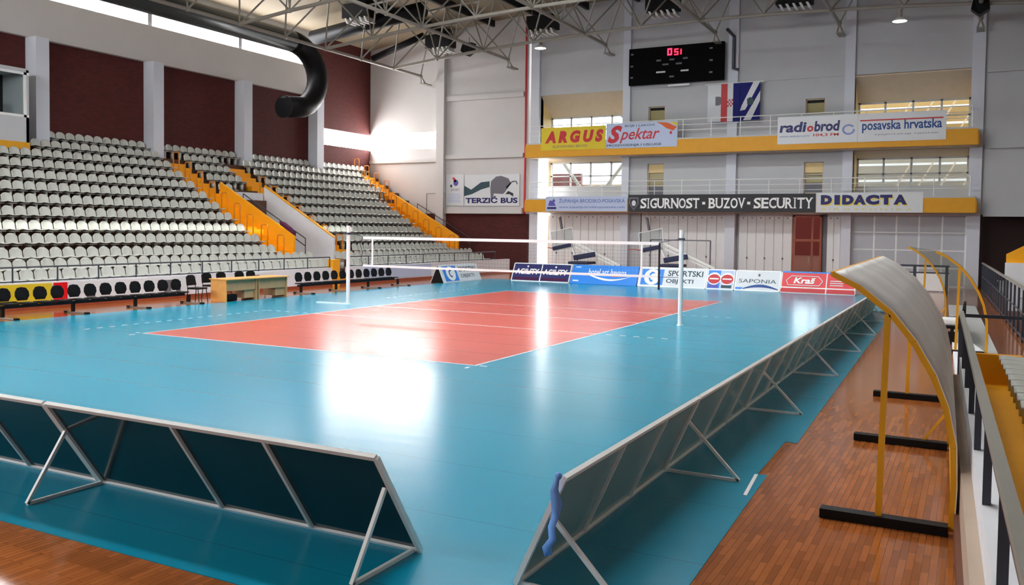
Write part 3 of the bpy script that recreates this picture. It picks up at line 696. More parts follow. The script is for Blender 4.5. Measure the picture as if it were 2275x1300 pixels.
MB().box(-5, 5, -.006, .006, 1.27, 1.335).build('bottom_tape', M_white, nt)
for x in (-4.62, 4.5): MB().box(x-.03, x+.03, -.009, .009, 1.3, 2.2).build('side_band', M_white, nt)
MB().pipe([(-5.0, 0, 2.24), (-5.12, 0, 2.0), (-5.02, 0, 1.75), (-5.08, 0, 1.5), (-5.0, 0, 1.3)], .012, 6).build('slack_cord', M_rail, nt)
MB().box(4.985, 5.03, -.02, .02, .95, 2.22).build('end_sleeve', M_blackm, nt)
for p, q in (((-5, 0, 2.24), (-5.56, 0, 2.36)), ((5, 0, 2.24), (5.58, 0, 2.34)), ((-5, 0, 1.3), (-5.56, 0, 1.3)), ((5, 0, 1.3), (5.58, 0, 1.3))): MB().tube(p, q, .009, 6).build('tension_rope', M_rail, nt)

# ---------------------------------------------------------------- team benches, desks, chairs
def back_shell():
    mb = MB(); vs = []; pts = [(y, z) for y, z in ((-.13, .44), (-.20, .56), (-.19, .68), (-.12, .78), (0, .80), (.12, .78), (.19, .68), (.20, .56), (.13, .44))]
    for dx in (0, .03):
        for y_, z in pts: vs.append((-.16-.1*(z-.44)+.35*y_*y_+dx, y_, z))
    n = len(pts)
    return mb.add(vs, [tuple(range(n-1, -1, -1)), tuple(range(n, 2*n))] + [(i, (i+1) % n, n+(i+1) % n, n+i) for i in range(n)])
BACK = back_shell().mesh('backrest', M_black, bevel=0)
PAN = MB().box(-.16, .24, -.2, .2, .36, .40).box(-.05, .05, -.03, .03, .33, .37).mesh('seat_pan', M_black, bevel=.012)
def team_bench(y0, pitch, n, legs, label):
    b = thing('team_bench', label, 'bench', 'black team benches', loc=(-10.0, 0, .006))
    MB().box(-.04, .04, y0-.2, y0+pitch*(n-1)+.2, .26, .34).build('beam', M_blackm, b)
    for y_ in legs:
        l = MB().box(-.04, .04, y_-.04, y_+.04, .04, .28).build('leg', M_blackm, b)
        MB().box(-.3, .62, y_-.03, y_+.03, .0, .04).build('foot', M_steel, l)
        for x in (-.28, .6): MB().box(x-.06, x+.06, y_-.05, y_+.05, 0, .05).build('foot_cap', M_black, l)
    for k in range(n):
        s_ = bpy.data.objects.new('seat', PAN); COL.objects.link(s_); s_.parent = b; s_.location = (0, y0+pitch*k, 0)
        c = bpy.data.objects.new('backrest', BACK); COL.objects.link(c); c.parent = s_
    return b
team_bench(-8.73, .517, 12, (-8.85, -6.8, -4.71, -2.65), 'black twelve seat team bench left of the wooden desks')
team_bench(2.76, .527, 12, (2.73, 4.8, 6.9, 9.05), 'black twelve seat team bench right of the wooden desks')
def desk(y0, y1, label, side):
    d = thing('officials_desk', label, 'desk', 'officials desks', loc=(-9.6, 0, .006))
    MB().box(-.42, .42, y0, y1, .73, .765).build('desktop', M_wood_desk, d, bevel=.004)
    MB().box(-.36, .34, y0+.02, y0+.06, 0, .73).build('side_panel', side, d); MB().box(-.36, .34, y1-.06, y1-.02, 0, .73).build('side_panel', M_wood_desk2, d)
    MB().box(.26, .29, y0+.06, y1-.06, .36, .73).build('front_panel', M_wood_desk2, d)
    MB().box(-.34, .24, y1-.52, y1-.06, .08, .66).build('drawer_unit', M_wood_desk2, d)
desk(-1.78, -.32, 'light wood officials desk on the left, beside the black chair', M_wood_desk); desk(-.28, 1.18, 'light wood officials desk on the right, beside the second bench', M_wood_desk2)
def chair(x, y_, rz, label):
    c = thing('conference_chair', label, 'chair', 'black officials chairs', loc=(x, y_, .006)); c.rotation_euler = (0, 0, rz)
    MB().box(-.22, .24, -.23, .23, .44, .50).build('seat', M_black, c, bevel=.02)
    MB().extr([(-.24, -.22, .56), (-.24, .22, .56), (-.29, .2, .84), (-.30, .1, .90), (-.30, -.1, .90), (-.29, -.2, .84)], (.04, 0, 0)).build('backrest', M_black, c)
    for sx in (-1, 1):
        for sy in (-1, 1): MB().tube((.2*sx, .2*sy, .45), (.25*sx, .22*sy, 0), .014, 8).build('leg', M_blackm, c)
    for sy in (-1, 1): MB().tube((-.2, .19*sy, .45), (-.27, .19*sy, .7), .013, 8).build('back_post', M_blackm, c)
chair(-9.95, -2.35, .15, 'black chair standing alone left of the officials desks')
for i, y_ in enumerate((-1.11, -.45, .42, .98)): chair(-10.6, y_, 0, 'black chair behind the desks, %s from the left' % ordinal(i+1))
o = thing('sports_bag', 'dark bag on the floor under the left officials desk', 'bag'); MB().box(-9.75, -9.4, -1.55, -1.1, .006, .24).build('body', M_black, o, bevel=.04); MB().pipe([(-9.57, -1.5, .2), (-9.57, -1.4, .34), (-9.57, -1.25, .34), (-9.57, -1.15, .2)], .012, 6).build('strap', M_black, o)
# banners on the front wall of the stand
def front_banner(y0, y1, m, label, marks):
    o = MB().box(-11.8, -11.785, y0, y1, .16, .76).build('wall_banner', m); tag(o, label, 'banner', 'banners on the stand front wall')
    O, R, U = (-11.785, y0, .16), (0, 1, 0), (0, 0, 1)
    for mm, a, b, c, d in marks: patch(o, mm, O, R, U, [(a, c), (b, c), (b, d), (a, d)])
front_banner(-11.5, -6.2, M_bany, 'yellow banner on the stand wall behind the left bench', ((M_black, 3.2, 4.2, .05, .12), (M_black, 1.4, 2.6, .05, .12)))
front_banner(-6.15, -5.7, M_redb, 'narrow red banner on the stand wall beside the yellow one', ())
front_banner(-5.65, -3.1, M_ban, 'white banner with blue mark on the stand wall behind the left bench', ((M_dblue, 2.2, 2.35, .15, .5), (M_grey, .6, .9, .1, .2)))
front_banner(-3.0, -1.0, M_ban, 'white banner with grey lettering on the stand wall behind the lone chair', ((M_grey, .9, 1.2, .1, .5), (M_grey, 1.4, 1.6, .1, .45)))
front_banner(1.6, 3.2, M_ban, 'white banner with round navy logo on the stand wall beside the right desk', ((M_navyt, .5, .8, .2, .5), (M_navyt, .95, 1.15, .25, .45)))
front_banner(9.0, 14.5, M_banb, 'pale blue banner on the stand wall beyond the right bench', ())

# ---------------------------------------------------------------- perimeter boards
def board(p0, p1, back, label, group, panel_m, z0=.024, h=.88, lean=.52, braces=(.36, .69), legs=(0.0,), fw_=.038, frame_m=None, foot=.78):
    """advertising board on a tube frame: p0->p1 along its foot, `back` the horizontal direction it leans"""
    frame_m = frame_m or M_whitem
    p0, p1, back = V3(p0), V3(p1), V3(back).normalized(); R = (p1-p0).normalized(); L = (p1-p0).length
    Uv = back*lean + V3((0, 0, h)); UL = Uv.length; U = Uv/UL
    o = thing('advertising_board', label, 'advertising board', group)
    z = V3((0, 0, z0))
    A, B = p0+z, p1+z; C, D = B+Uv, A+Uv
    nrm = R.cross(U).normalized()
    if nrm.dot(back) > 0: nrm = -nrm
    f = MB()
    for a, b in ((A, B), (D, C)): f.bar(a, b, fw_, fw_, nrm)
    for a, b in ((A, D), (B, C)): f.bar(a, b, fw_, fw_, nrm)
    f.build('frame', frame_m, o)
    MB().obox((A+C)/2 + nrm*.012, R*(L/2-.02), U*(UL/2-.02), nrm*.006).build('panel', panel_m, o)
    for t in braces: MB().bar(A+R*L*t - nrm*.005, D+R*L*t - nrm*.005, .032, .03, nrm).build('brace', frame_m, o)
    for t in legs:
        base = A+R*L*t; at = base + Uv*.68; ft = V3((base.x, base.y, .02)) + back*foot
        l = MB().bar(at, ft, .03, .03).build('leg', frame_m, o)
        MB().bar(base, ft, .03, .03).build('foot_bar', frame_m, l)
    return o, A + nrm*.02, R, U, L, UL
ys = [-17.57, -14.16, -10.42, -6.65, -2.98, .6, 4.25, 7.9]
for i in range(7):
    wds = ['nearest, with the blue ribbon', 'second from the near end', 'third from the near end', 'fourth from the near end', 'third from the far end', 'second from the far end', 'at the far end']
    board((9.80-.02*i, ys[i]+.02, 0), (9.80-.02*(i+1), ys[i+1]-.02, 0), (1, 0, 0), 'side board seen from behind along the right of the court, %s' % wds[i], 'boards along the right side of the court', M_panelg, h=.80, lean=.36, legs=(0.004,) if i < 6 else (.004, 1))
wds = ['right of the pair at the lower left', 'left of the pair at the lower left']
for i, (a, b) in enumerate(((5.15, 8.86), (1.42, 5.11), (-2.3, 1.38))):
    if i < 2: board((a, -17.36, 0), (b, -17.36, 0), (0, -1, 0), 'board seen from behind across the near end, %s' % wds[i], 'boards across the near end', M_panelb, h=.86, lean=.58, braces=(.435, .71), legs=(.004, .985) if i == 0 else (.004,))
mb = MB(); rb = [(10.15, .85), (10.13, .76), (10.15, .66), (10.14, .58), (10.11, .50), (10.12, .42), (10.08, .36), (10.09, .30)]
vs = []
for k, (x_, z_) in enumerate(rb):
    w = (.018, .028, .038, .03, .042, .038, .034, .026)[k]; tw = .6*math.sin(k*1.1)
    vs += [(x_-w*math.cos(tw), -17.64-w*math.sin(tw), z_), (x_+w*math.cos(tw), -17.64+w*math.sin(tw), z_+.01)]
mb.add(vs, [(2*k, 2*k+1, 2*k+3, 2*k+2) for k in range(len(rb)-1)])
rib = mb.build('ribbon', M_ribbon, smooth=True); md = rib.modifiers.new('s', 'SOLIDIFY'); md.thickness = .004
tag(rib, 'light blue ribbon tied to the corner of the nearest side board', 'ribbon')
knot = MB().ball((10.15, -17.62, .86), .026, .022, .026).build('knot', M_ribbon, rib)

G = 'printed boards across the far end'
YB = 15.5
def far_board(x0, x1, m, label, **k): return board((x0, YB, 0), (x1, YB, 0), (0, 1, 0), label, G, m, h=.84, lean=.42, braces=(), legs=(.05, .95), fw_=.046, foot=.75, **k)
o, O, R, U, L, UL = far_board(-7.72, -4.62, M_navy, 'dark navy board with white lettering, leftmost at the far end')
patch(o, M_white, O, R, U, [(L/2-.025, .02), (L/2+.025, .02), (L/2+.025, UL-.03), (L/2-.025, UL-.03)], 'divider')
for a in (.15, L/2+.12):
    lettering(o, 'AGILITY', M_white, O, R, U, a, a+1.28, .36, .66, .03)
    patch(o, M_white, O, R, U, ell(a+.62, .78, .05, .05, 12)); patch(o, M_purple, O, R, U, [(a-.05, .06), (a+1.3, .06), (a+1.3, .2), (a-.05, .2)])
o, O, R, U, L, UL = far_board(-4.52, -1.22, M_blue, 'bright blue hotel board with white swoosh at the far end', frame_m=M_blue)
lettering(o, 'hotel art havana', M_white, O, R, U, .85, 2.75, .45, .78, .01)
patch(o, M_white, O, R, U, [(.9+2.1*t, .42-.25*math.sin(math.pi*t)) for t in [k/12 for k in range(13)]] + [(3.0-1.9*t, .40-.16*math.sin(math.pi*t)+.02) for t in [k/12 for k in range(13)]], 'swoosh')
patch(o, M_orp, O, R, U, [(2.0, .38), (2.8, .42), (2.8, .49), (2.1, .44)]); patch(o, M_white, O, R, U, [(.1, .1), (.4, .1), (.4, .16), (.1, .16)]); patch(o, M_white, O, R, U, [(.15, .82), (.42, .82), (.42, .86), (.15, .86)])
def sportski(o, O, R, U, L, UL):
    patch(o, M_blue, O, R, U, [(.1, .08), (1.15, .08), (1.15, UL-.08), (.1, UL-.08)], lift=.003)
    patch(o, M_white, O, R, U, ell(.62, UL/2, .38, .4), 'white_disc', lift=.007)
    patch(o, M_blue, O, R, U, ell(.62, UL/2, .16, .26, 12, .8, 5.4) + ell(.62, UL/2, .08, .16, 12, 5.4, .8), 'ring_mark', lift=.011)
    lettering(o, 'SPORTSKI', M_teal, O, R, U, 1.35, L-.15, .54, .82, .02); lettering(o, 'OBJEKTI', M_teal, O, R, U, 1.3, L-.55, .14, .40, .02)
o, O, R, U, L, UL = far_board(-1.12, 2.0, M_ban, 'white board reading SPORTSKI OBJEKTI behind the right net post', frame_m=M_white); sportski(o, O, R, U, L, UL)
o, O, R, U, L, UL = far_board(2.06, 3.25, M_ban, 'narrow board with two red oval badges at the far end', frame_m=M_white)
for k, (bgm, a) in enumerate(((M_blue, .03), (M_banb, .61))):
    patch(o, bgm, O, R, U, [(a, .04), (a+.55, .04), (a+.55, UL-.04), (a, UL-.04)], lift=.003); patch(o, M_white, O, R, U, ell(a+.28, .5, .3, .3), lift=.006); patch(o, M_red, O, R, U, ell(a+.28, .48, .27, .23), 'red_badge', lift=.010)
    patch(o, M_white, O, R, U, [(a+.08, .46), (a+.48, .46), (a+.48, .52), (a+.08, .52)], lift=.014); patch(o, M_purp if k == 0 else M_teal, O, R, U, [(a+.05, .06), (a+.5, .06), (a+.5, .2), (a+.05, .2)])
o, O, R, U, L, UL = far_board(3.32, 5.22, M_ban, 'white board reading SAPONIA with a blue wave at the far end', frame_m=M_white)
lettering(o, 'SAPONIA', M_teal, O, R, U, .15, 1.75, .36, .54, 0); patch(o, M_grey, O, R, U, ell(1.0, .74, .05, .07, 12))
patch(o, M_dblue, O, R, U, [(.35+1.5*t, .10+.2*math.sin(math.pi*t)) for t in [k/12 for k in range(13)]] + [(1.85-1.5*t, .06+.11*math.sin(math.pi*t)) for t in [k/12 for k in range(13)]], 'wave'); patch(o, M_blue, O, R, U, [(.03, .05), (.3, .05), (.35, .14), (.03, .14)])
o, O, R, U, L, UL = far_board(5.28, 8.25, M_redb, 'red board with white oval badge at the right of the far end')
patch(o, M_blue, O, R, U, [(0, UL-.03), (L*.72, UL-.03), (L*.72, UL+.04), (0, UL+.04)], 'blue_edge')
patch(o, M_red, O, R, U, [(0, 0), (L, 0), (L, .16), (0, .16)]); patch(o, M_white, O, R, U, [(0, .2), (L, .2), (L, .25), (0, .25)], 'white_rail', lift=.01)
q = MB(); pts = [(.28, .34), (1.55, .34), (1.68, .55), (1.5, .76), (.4, .76), (.2, .55)]
for k in range(6):
    a, b = V3(O)+R*pts[k][0]+U*pts[k][1]+R.cross(U)*.012, V3(O)+R*pts[(k+1) % 6][0]+U*pts[(k+1) % 6][1]+R.cross(U)*.012; q.bar(a, b, .03, .008, R.cross(U))
q.build('badge_outline', M_ban, o); lettering(o, 'Kraš', M_white, O, R, U, .5, 1.4, .42, .70, .03, .2)
for k in range(3): patch(o, M_ban, O, R, U, [(1.98, .36+.1*k), (2.5, .36+.1*k), (2.5, .4+.1*k), (1.98, .4+.1*k)])
MB().bar(V3(O)+R*1.84+U*.0, V3(O)+R*1.84+U*UL, .04, .02, R.cross(U)).build('divider', M_white, o)
# sandwich board at the far left
A0, A1 = V3((-9.2, 11.6, .006)), V3((-9.3, 15.3, .006))
o = thing('sandwich_board', 'white sandwich board with black end beside the front wall of the stand', 'advertising board')
Rv = (A1-A0).normalized(); Uv = (V3((-.36, 0, .82))).normalized(); Lb = (A1-A0).length
MB().obox((A0+A1)/2 + V3((-.18, 0, .41)), Rv*Lb/2, Uv*.447, Rv.cross(Uv)*.012).build('panel', M_ban, o); MB().obox((A0+A1)/2 + V3((-.56, 0, .41)), Rv*Lb/2, V3((.36, 0, .82)).normalized()*.447, Rv.cross(V3((.36, 0, .82)).normalized())*.012).build('rear_panel', M_ban, o)
MB().extr([A0+V3((-.02, .01, 0)), A0+V3((-.37, .01, .80)), A0+V3((-.72, .01, 0))], (0, .02, 0)).build('end_panel', M_black, o)
Oq = A0 + Rv.cross(Uv)*.014
patch(o, M_blue, Oq, Rv, Uv, [(.25, .06), (1.5, .06), (1.5, .82), (.25, .82)]); patch(o, M_white, Oq, Rv, Uv, ell(.9, .44, .42, .36), 'white_disc', lift=.008); patch(o, M_dblue, Oq, Rv, Uv, ell(.9, .44, .18, .2, 12, .8, 5.4)+ell(.9, .44, .09, .12, 12, 5.4, .8), lift=.012)
lettering(o, 'SPORTSKI', M_grey, Oq, Rv, Uv, 1.75, 3.4, .5, .76, .02); lettering(o, 'OBJEKTI', M_grey, Oq, Rv, Uv, 1.75, 3.1, .14, .38, .02)

# ---------------------------------------------------------------- banners on the balconies and walls
RX, UZ = V3((1, 0, 0)), V3((0, 0, 1))
def banner(x0, x1, z0, z1, m, label, y=22.97, grp=None, name='banner'):
    o = MB().box(x0, x1, y, y+.015, z0, z1).build(name, m); tag(o, label, 'banner', grp); return o, V3((x0, y, z0)), x1-x0, z1-z0
o, O, L, H = banner(-9.83, -5.82, 7.12, 8.42, M_bany, 'yellow ARGUS banner on the upper balcony railing')
lettering(o, 'A R G U S', M_red, O, RX, UZ, .25, L-.15, .4, 1.1, .07, .2); lettering(o, 'SLAVONSKI BROD', M_grey, O, RX, UZ, .75, 2.9, .14, .28)
o, O, L, H = banner(-5.8, -1.72, 7.12, 8.5, M_banb, 'white Spektar banner with red script on the upper balcony railing')
lettering(o, 'S', M_red, O, RX, UZ, .08, .95, .28, 1.25, .05, .35); lettering(o, 'pektar', M_red, O, RX, UZ, .8, 3.1, .26, 1.08, .012, .35)
lettering(o, 'BOJE I LAKOVI', M_teal, O, RX, UZ, 1.1, 2.8, 1.12, 1.26, .01); lettering(o, 'PROIZVODNJA I USLUGE', M_teal, O, RX, UZ, .05, 3.2, .06, .22, .02)
patch(o, M_orp, O, RX, UZ, [(2.9, 1.34), (3.5, 1.3), (4.05, 1.05), (3.85, .85), (3.45, 1.0), (3.2, 1.2)]); patch(o, M_bany, O, RX, UZ, [(3.6, 1.34), (4.05, 1.3), (4.05, 1.1)]); patch(o, M_red, O, RX, UZ, ell(3.72, .75, .07, .09, 10))
o, O, L, H = banner(3.52, 7.33, 7.04, 8.41, M_ban, 'white radiobrod banner on the upper balcony railing')
lettering(o, 'radi', M_navyt, O, RX, UZ, .1, 1.42, .58, 1.1, .035, .12); lettering(o, 'o', M_red, O, RX, UZ, 1.44, 1.75, .58, .88, .04, .1); lettering(o, 'brod', M_navyt, O, RX, UZ, 1.78, 3.0, .58, 1.1, .035, .12)
lettering(o, '104,3 FM', M_red, O, RX, UZ, 1.75, 2.95, .32, .48, .02); lettering(o, 'www.radiobrod.hr', M_pblue, O, RX, UZ, .1, 1.6, .34, .44)
patch(o, M_ring, O, RX, UZ, ell(3.4, .62, .3, .26, 24, .5, 6.5)+ell(3.4, .62, .2, .17, 24, 6.5, .5), 'ring_logo')
o, O, L, H = banner(7.34, 11.22, 7.03, 8.40, M_ban, 'white posavska hrvatska banner on the upper balcony railing')
patch(o, M_red, O, RX, UZ, [(.1, 1.0), (3.75, 1.0), (3.75, 1.06), (.1, 1.06)], 'red_rule')
lettering(o, 'posavska hrvatska', M_dblue, O, RX, UZ, .2, 3.7, .42, 1.02, .02); lettering(o, 'NAJČITANIJI TJEDNIK', M_grey, O, RX, UZ, .8, 3.6, .28, .38)
o, O, L, H = banner(-9.48, -4.5, 3.63, 4.47, M_banb, 'pale blue banner with a deer emblem on the lower balcony')
lettering(o, 'ŽUPANIJA BRODSKO-POSAVSKA', M_pblue, O, RX, UZ, .85, 4.85, .42, .74, .01); lettering(o, 'www.zupanija-brodskoposavska.com', M_pblue, O, RX, UZ, .85, 4.85, .14, .3, .01)
patch(o, M_purp, O, RX, UZ, [(.15, .3), (.65, .3), (.55, .5), (.62, .62), (.5, .72), (.42, .6), (.25, .62)], 'emblem'); patch(o, M_navyt, O, RX, UZ, [(.1, .12), (.68, .12), (.68, .24), (.1, .24)])
o, O, L, H = banner(-4.44, 5.46, 3.60, 4.54, M_bank, 'long black SIGURNOST BUZOV SECURITY banner on the lower balcony', y=22.96)
SERIF = {'S': 'Rt Lb', 'I': 'Ct Cb', 'G': 'Rt', 'U': 'Lt Rt', 'R': 'Lt Lb Rb', 'N': 'Lt Lb Rt', 'T': 'Cb', 'B': 'Lt Lb', 'Z': '', 'V': 'Lt Rt', 'E': 'Lt Lb', 'C': 'Rt', 'Y': 'Lt Rt Cb', 'A': 'Lb Rb', 'O': ''}
def serif_text(o, s, x0, x1, y0, y1, m=M_white, bold=.022, slab=.035):
    wd = {'I': .5, 'N': 1.15, 'O': 1.08, 'G': 1.08, 'U': 1.1, 'A': 1.15}; tot = sum(wd.get(c, 1) for c in s); x = x0
    for c in s:
        w = wd.get(c, 1)*(x1-x0)/tot; a, b = x+.02*w, x+.96*w
        if c == 'I': a, b = x+.3*w, x+.62*w
        mb = lettering(o, c, m, O, RX, UZ, a, b, y0, y1, bold, mb=MB())
        for t in SERIF.get(c, '').split():
            cx = {'L': a+.1*(b-a), 'R': b-.1*(b-a), 'C': (a+b)/2}[t[0]]; hw = .17*w if c != 'I' else .42*w
            zz = (y0, y0+slab) if t[1] == 'b' else (y1-slab, y1)
            mb.extr([O + RX*u + UZ*v + V3((0, -.006, 0)) for u, v in ((cx-hw, zz[0]), (cx+hw, zz[0]), (cx+hw, zz[1]), (cx-hw, zz[1]))], (0, -.002, 0))
        mb.build('letter', m, o); x += w
serif_text(o, 'SIGURNOST', .72, 4.02, .2, .74); serif_text(o, 'BUZOV', 4.5, 6.42, .2, .74); serif_text(o, 'SECURITY', 6.85, 9.78, .2, .74)
for a in (4.16, 6.52): patch(o, M_white, O, RX, UZ, [(a, .4), (a+.16, .4), (a+.16, .54), (a, .54)], 'dash')
patch(o, M_grey, O, RX, UZ, [(.08, .8), (.6, .8), (.62, .45), (.34, .08), (.06, .45)], 'shield'); patch(o, M_bank, O, RX, UZ, [(.14, .72), (.54, .72), (.55, .46), (.34, .18), (.13, .46)], 'shield_field', lift=.008); patch(o, M_ban, O, RX, UZ, ell(.34, .48, .12, .16, 12), 'shield_head', lift=.012)
o, O, L, H = banner(5.49, 10.33, 3.60, 4.58, M_ban, 'white DIDACTA banner with navy letters at the right of the lower balcony')
for mm, dx, dy, lf in ((M_yelp, .06, -.06, .004), (M_navyt, 0, 0, .008)):
    xs_ = [.22, .86, 1.22, 1.75, 2.3, 2.95, 3.55]; xe = [.75, 1.12, 1.76, 2.32, 2.92, 3.5, 4.15]
    for ch, a, b in zip('DIDACTA', xs_, xe): lettering(o, ch, mm, O, RX, UZ, a+dx, b+dx, .38+dy, .86+dy, .09, lift=lf)
lettering(o, 'B I R O T E H N I K A', M_yelp, O, RX, UZ, .25, 4.4, .1, .2)
# two panel banner with the bull photograph on the wall of the wing
o, O, L, H = banner(-17.0, -15.7, 4.0, 5.95, M_ban, 'white banner with a red and violet emblem beside the pier', y=24.12)
patch(o, M_red, O, RX, UZ, [(.45, 1.75), (.62, 1.75), (.78, 1.5), (.6, 1.45)]); patch(o, M_purp, O, RX, UZ, ell(.72, 1.42, .18, .2, 14)); patch(o, M_teal, O, RX, UZ, ell(.38, 1.22, .08, .1, 10))
lettering(o, 'SPORT', M_grey, O, RX, UZ, .35, 1.0, .9, 1.05)
for k in range(6): patch(o, M_banb, O, RX, UZ, [(.15+.06*(k % 2), .2+.1*k), (1.1-.05*(k % 3), .2+.1*k), (1.1-.05*(k % 3), .25+.1*k), (.15+.06*(k % 2), .25+.1*k)])
o, O, L, H = banner(-15.66, -11.8, 3.98, 5.9, M_ban, 'photo banner of a dark bent figure reading TERZIĆ BUS', y=24.12)
def photo(nm, pts, m): patch(o, m, O, RX, UZ, pts, nm, lift=.003)
photo('photo_figure', [(1.85, 1.1), (1.9, 1.5), (2.25, 1.78), (2.6, 1.82), (3.1, 1.66), (3.3, 1.35), (3.05, 1.1), (2.9, .85), (2.75, .72), (2.1, .75), (2.05, .4), (1.9, .4)], M_grey)
photo('photo_arm', [(0, 1.25), (.5, 1.0), (1.2, 1.45), (1.8, 1.5), (1.8, 1.15), (1.2, 1.0), (.55, .72), (0, .6)], M_teal)
photo('photo_limb', [(3.0, 1.0), (3.35, 1.4), (3.6, 1.45), (3.7, 1.25), (3.75, 1.35), (3.65, 1.52), (3.35, 1.5), (2.95, 1.15)], M_grey); photo('photo_limb', [(2.9, .7), (3.1, .9), (3.45, .75), (3.45, .55), (3.2, .7)], M_bank)
lettering(o, 'TERZIĆ BUS', M_navyt, O, RX, UZ, .1, 3.75, .16, .6, .04, lift=.008)
# flags hung under the scoreboard
o, O, L, H = banner(-.35, .98, 8.45, 10.4, M_ban, 'white flag with a dark crest, left of the flags under the scoreboard', y=23.84, name='flag')
patch(o, M_grey, O, RX, UZ, [(.42, .85), (.62, .85), (.86, 1.0), (.92, 1.1), (.86, 1.22), (.62, 1.32), (.42, 1.32)], 'crest')
o, O, L, H = banner(.38, .72, 8.42, 10.42, M_red, 'red, white and blue flag hanging on end, middle of the flags', y=23.80, name='flag')
MB().box(.72, 1.02, 23.80, 23.815, 8.42, 10.42).build('white_stripe', M_ban, o); MB().box(1.02, 1.36, 23.80, 23.815, 8.42, 10.42).build('blue_stripe', M_flagb, o)
q = MB()
for a in range(4):
    for b in range(4):
        if (a+b) % 2 == 0: q.box(.72+.075*a, .795+.075*a, 23.79, 23.8, 9.2+.1*b, 9.3+.1*b)
q.build('chequered_shield', M_red, o)
o, O, L, H = banner(1.36, 2.42, 8.46, 10.44, M_flagb, 'blue flag with white diagonal bands, right of the flags under the scoreboard', y=23.84, name='flag')
patch(o, M_ban, O, RX, UZ, [(.1, .75), (.7, 1.98), (1.05, 1.98), (.3, .55), (.02, .5)], 'white_band'); patch(o, M_ban, O, RX, UZ, [(.2, 0), (1.06, 1.5), (1.06, 1.0), (.6, 0)], 'white_band'); patch(o, M_teal, O, RX, UZ, [(.4, .8), (.7, .8), (.72, 1.1), (.55, 1.2), (.38, 1.1)], 'crest', lift=.009)
o = tag(MB().tube((-.5, 23.86, 10.45), (2.6, 23.86, 10.45), .03).build('flag_pole', M_whitem), 'white horizontal pole carrying the flags', 'pole')
for x in (-.4, 2.5): MB().tube((x, 23.86, 10.45), (x, 24.22, 10.45), .02).build('bracket', M_whitem, o)
# scoreboard
sb = thing('scoreboard', 'black electronic scoreboard showing red digits on the back wall', 'scoreboard')
MB().box(-4.83, .5, 23.75, 23.98, 10.66, 12.68).build('cabinet', M_sboard, sb, bevel=.02)
O = V3((-4.83, 23.745, 10.66))
def seg7(ch, x, y_, w, h, m):
    mp = {'0': 'abcdef', '5': 'afgcd', '1': 'bc'}[ch]; t = .075; q = MB()
    R_ = {'a': (x, x+w, y_+h-t, y_+h), 'd': (x, x+w, y_, y_+t), 'g': (x, x+w, y_+h/2-t/2, y_+h/2+t/2), 'f': (x, x+t, y_+h/2, y_+h), 'e': (x, x+t, y_, y_+h/2), 'b': (x+w-t, x+w, y_+h/2, y_+h), 'c': (x+w-t, x+w, y_, y_+h/2)}
    for s_ in mp: a, b, c, d_ = R_[s_]; q.box(O.x+a, O.x+b, O.y-.01, O.y, O.z+c, O.z+d_)
    q.build('led_digit', m, sb)
seg7('0', 2.22, 1.5, .26, .38, E_red); seg7('5', 2.6, 1.48, .24, .36, E_redd); seg7('1', 2.78, 1.5, .24, .3, E_redd)
for x, y_, w in ((.12, 1.66, .14), (.1, 1.0, .16), (.1, .38, .16), (4.55, 1.66, .16), (4.55, 1.02, .18), (4.55, .38, .18), (1.6, 1.22, .26), (2.35, 1.22, .26), (3.1, 1.24, .26), (1.95, .98, .34), (2.7, .98, .34), (1.6, .58, .52), (2.98, .58, .44), (2.35, .3, .26)):
    MB().box(O.x+x, O.x+x+w, O.y-.006, O.y, O.z+y_, O.z+y_+.09).build('caption_strip', M_ban if y_ == .58 else M_grey, sb)
MB().box(-2.6, -1.4, 23.9, 24.0, 10.5, 10.6).build('mounting_bar', M_whitem, sb)

# ---------------------------------------------------------------- folded basketball stands behind the far boards
def hoop_stand(x, label):
    b = thing('basketball_stand', label, 'basketball stand', 'folded basketball stands', loc=(x, 19.5, .0))
    MB().box(.3, 2.7, -.5, .5, .1, .62).build('base', M_grey, b, bevel=.03)
    for s_ in (.5, 2.5): MB().tube((s_, -.45, .1), (s_, .45, .1), .1, 14).build('wheel', M_black, b)
    MB().bar((.1, 0, 1.95), (2.7, 0, .75), .16, .12).bar((.1, 0, 1.7), (2.4, 0, .75), .1, .1).build('arm', M_whitem, b)
    MB().bar((.2, -.3, 1.1), (1.4, -.3, 1.32), .14, .26).build('arm_padding', M_pad, b, bevel=.03); MB().box(0, 1.1, -.6, .6, .78, .92).build('base_padding', M_pad, b, bevel=.04)
    bd = MB().obox((-.55, -.1, 2.05), (.62, 0, .13), (0, .02, 0), (-.09, 0, .52)).build('backboard', M_glass, b)
    MB().bar((-1.1, -.12, 1.55), (-.05, -.12, 1.78), .12, .2).build('board_padding', M_pad, bd, bevel=.03)
    f = MB()
    for p, q in (((-1.22, -.1, 2.44), (.02, -.1, 2.7)), ((-1.1, -.1, 1.46), (-1.22, -.1, 2.44)), ((.12, -.1, 1.66), (.02, -.1, 2.7))): f.bar(p, q, .04)
    f.build('board_frame', M_white, bd)
    MB().pipe([(-1.55+.22*math.cos(t), -.12+.22*math.sin(t), 1.62) for t in [2*math.pi*k/16 for k in range(17)]], .015, 6).bar((-1.33, -.12, 1.6), (-1.1, -.12, 1.58), .05).build('rim', M_rim, b)
    MB().bar((-.05, 0, 1.7), (.4, 0, .6), .1).build('strut', M_whitem, b)
    return b
hoop_stand(-6.2, 'folded basketball stand with navy pads, left one behind the blue board'); hoop_stand(-1.3, 'folded basketball stand with navy pads, right one behind the net post')
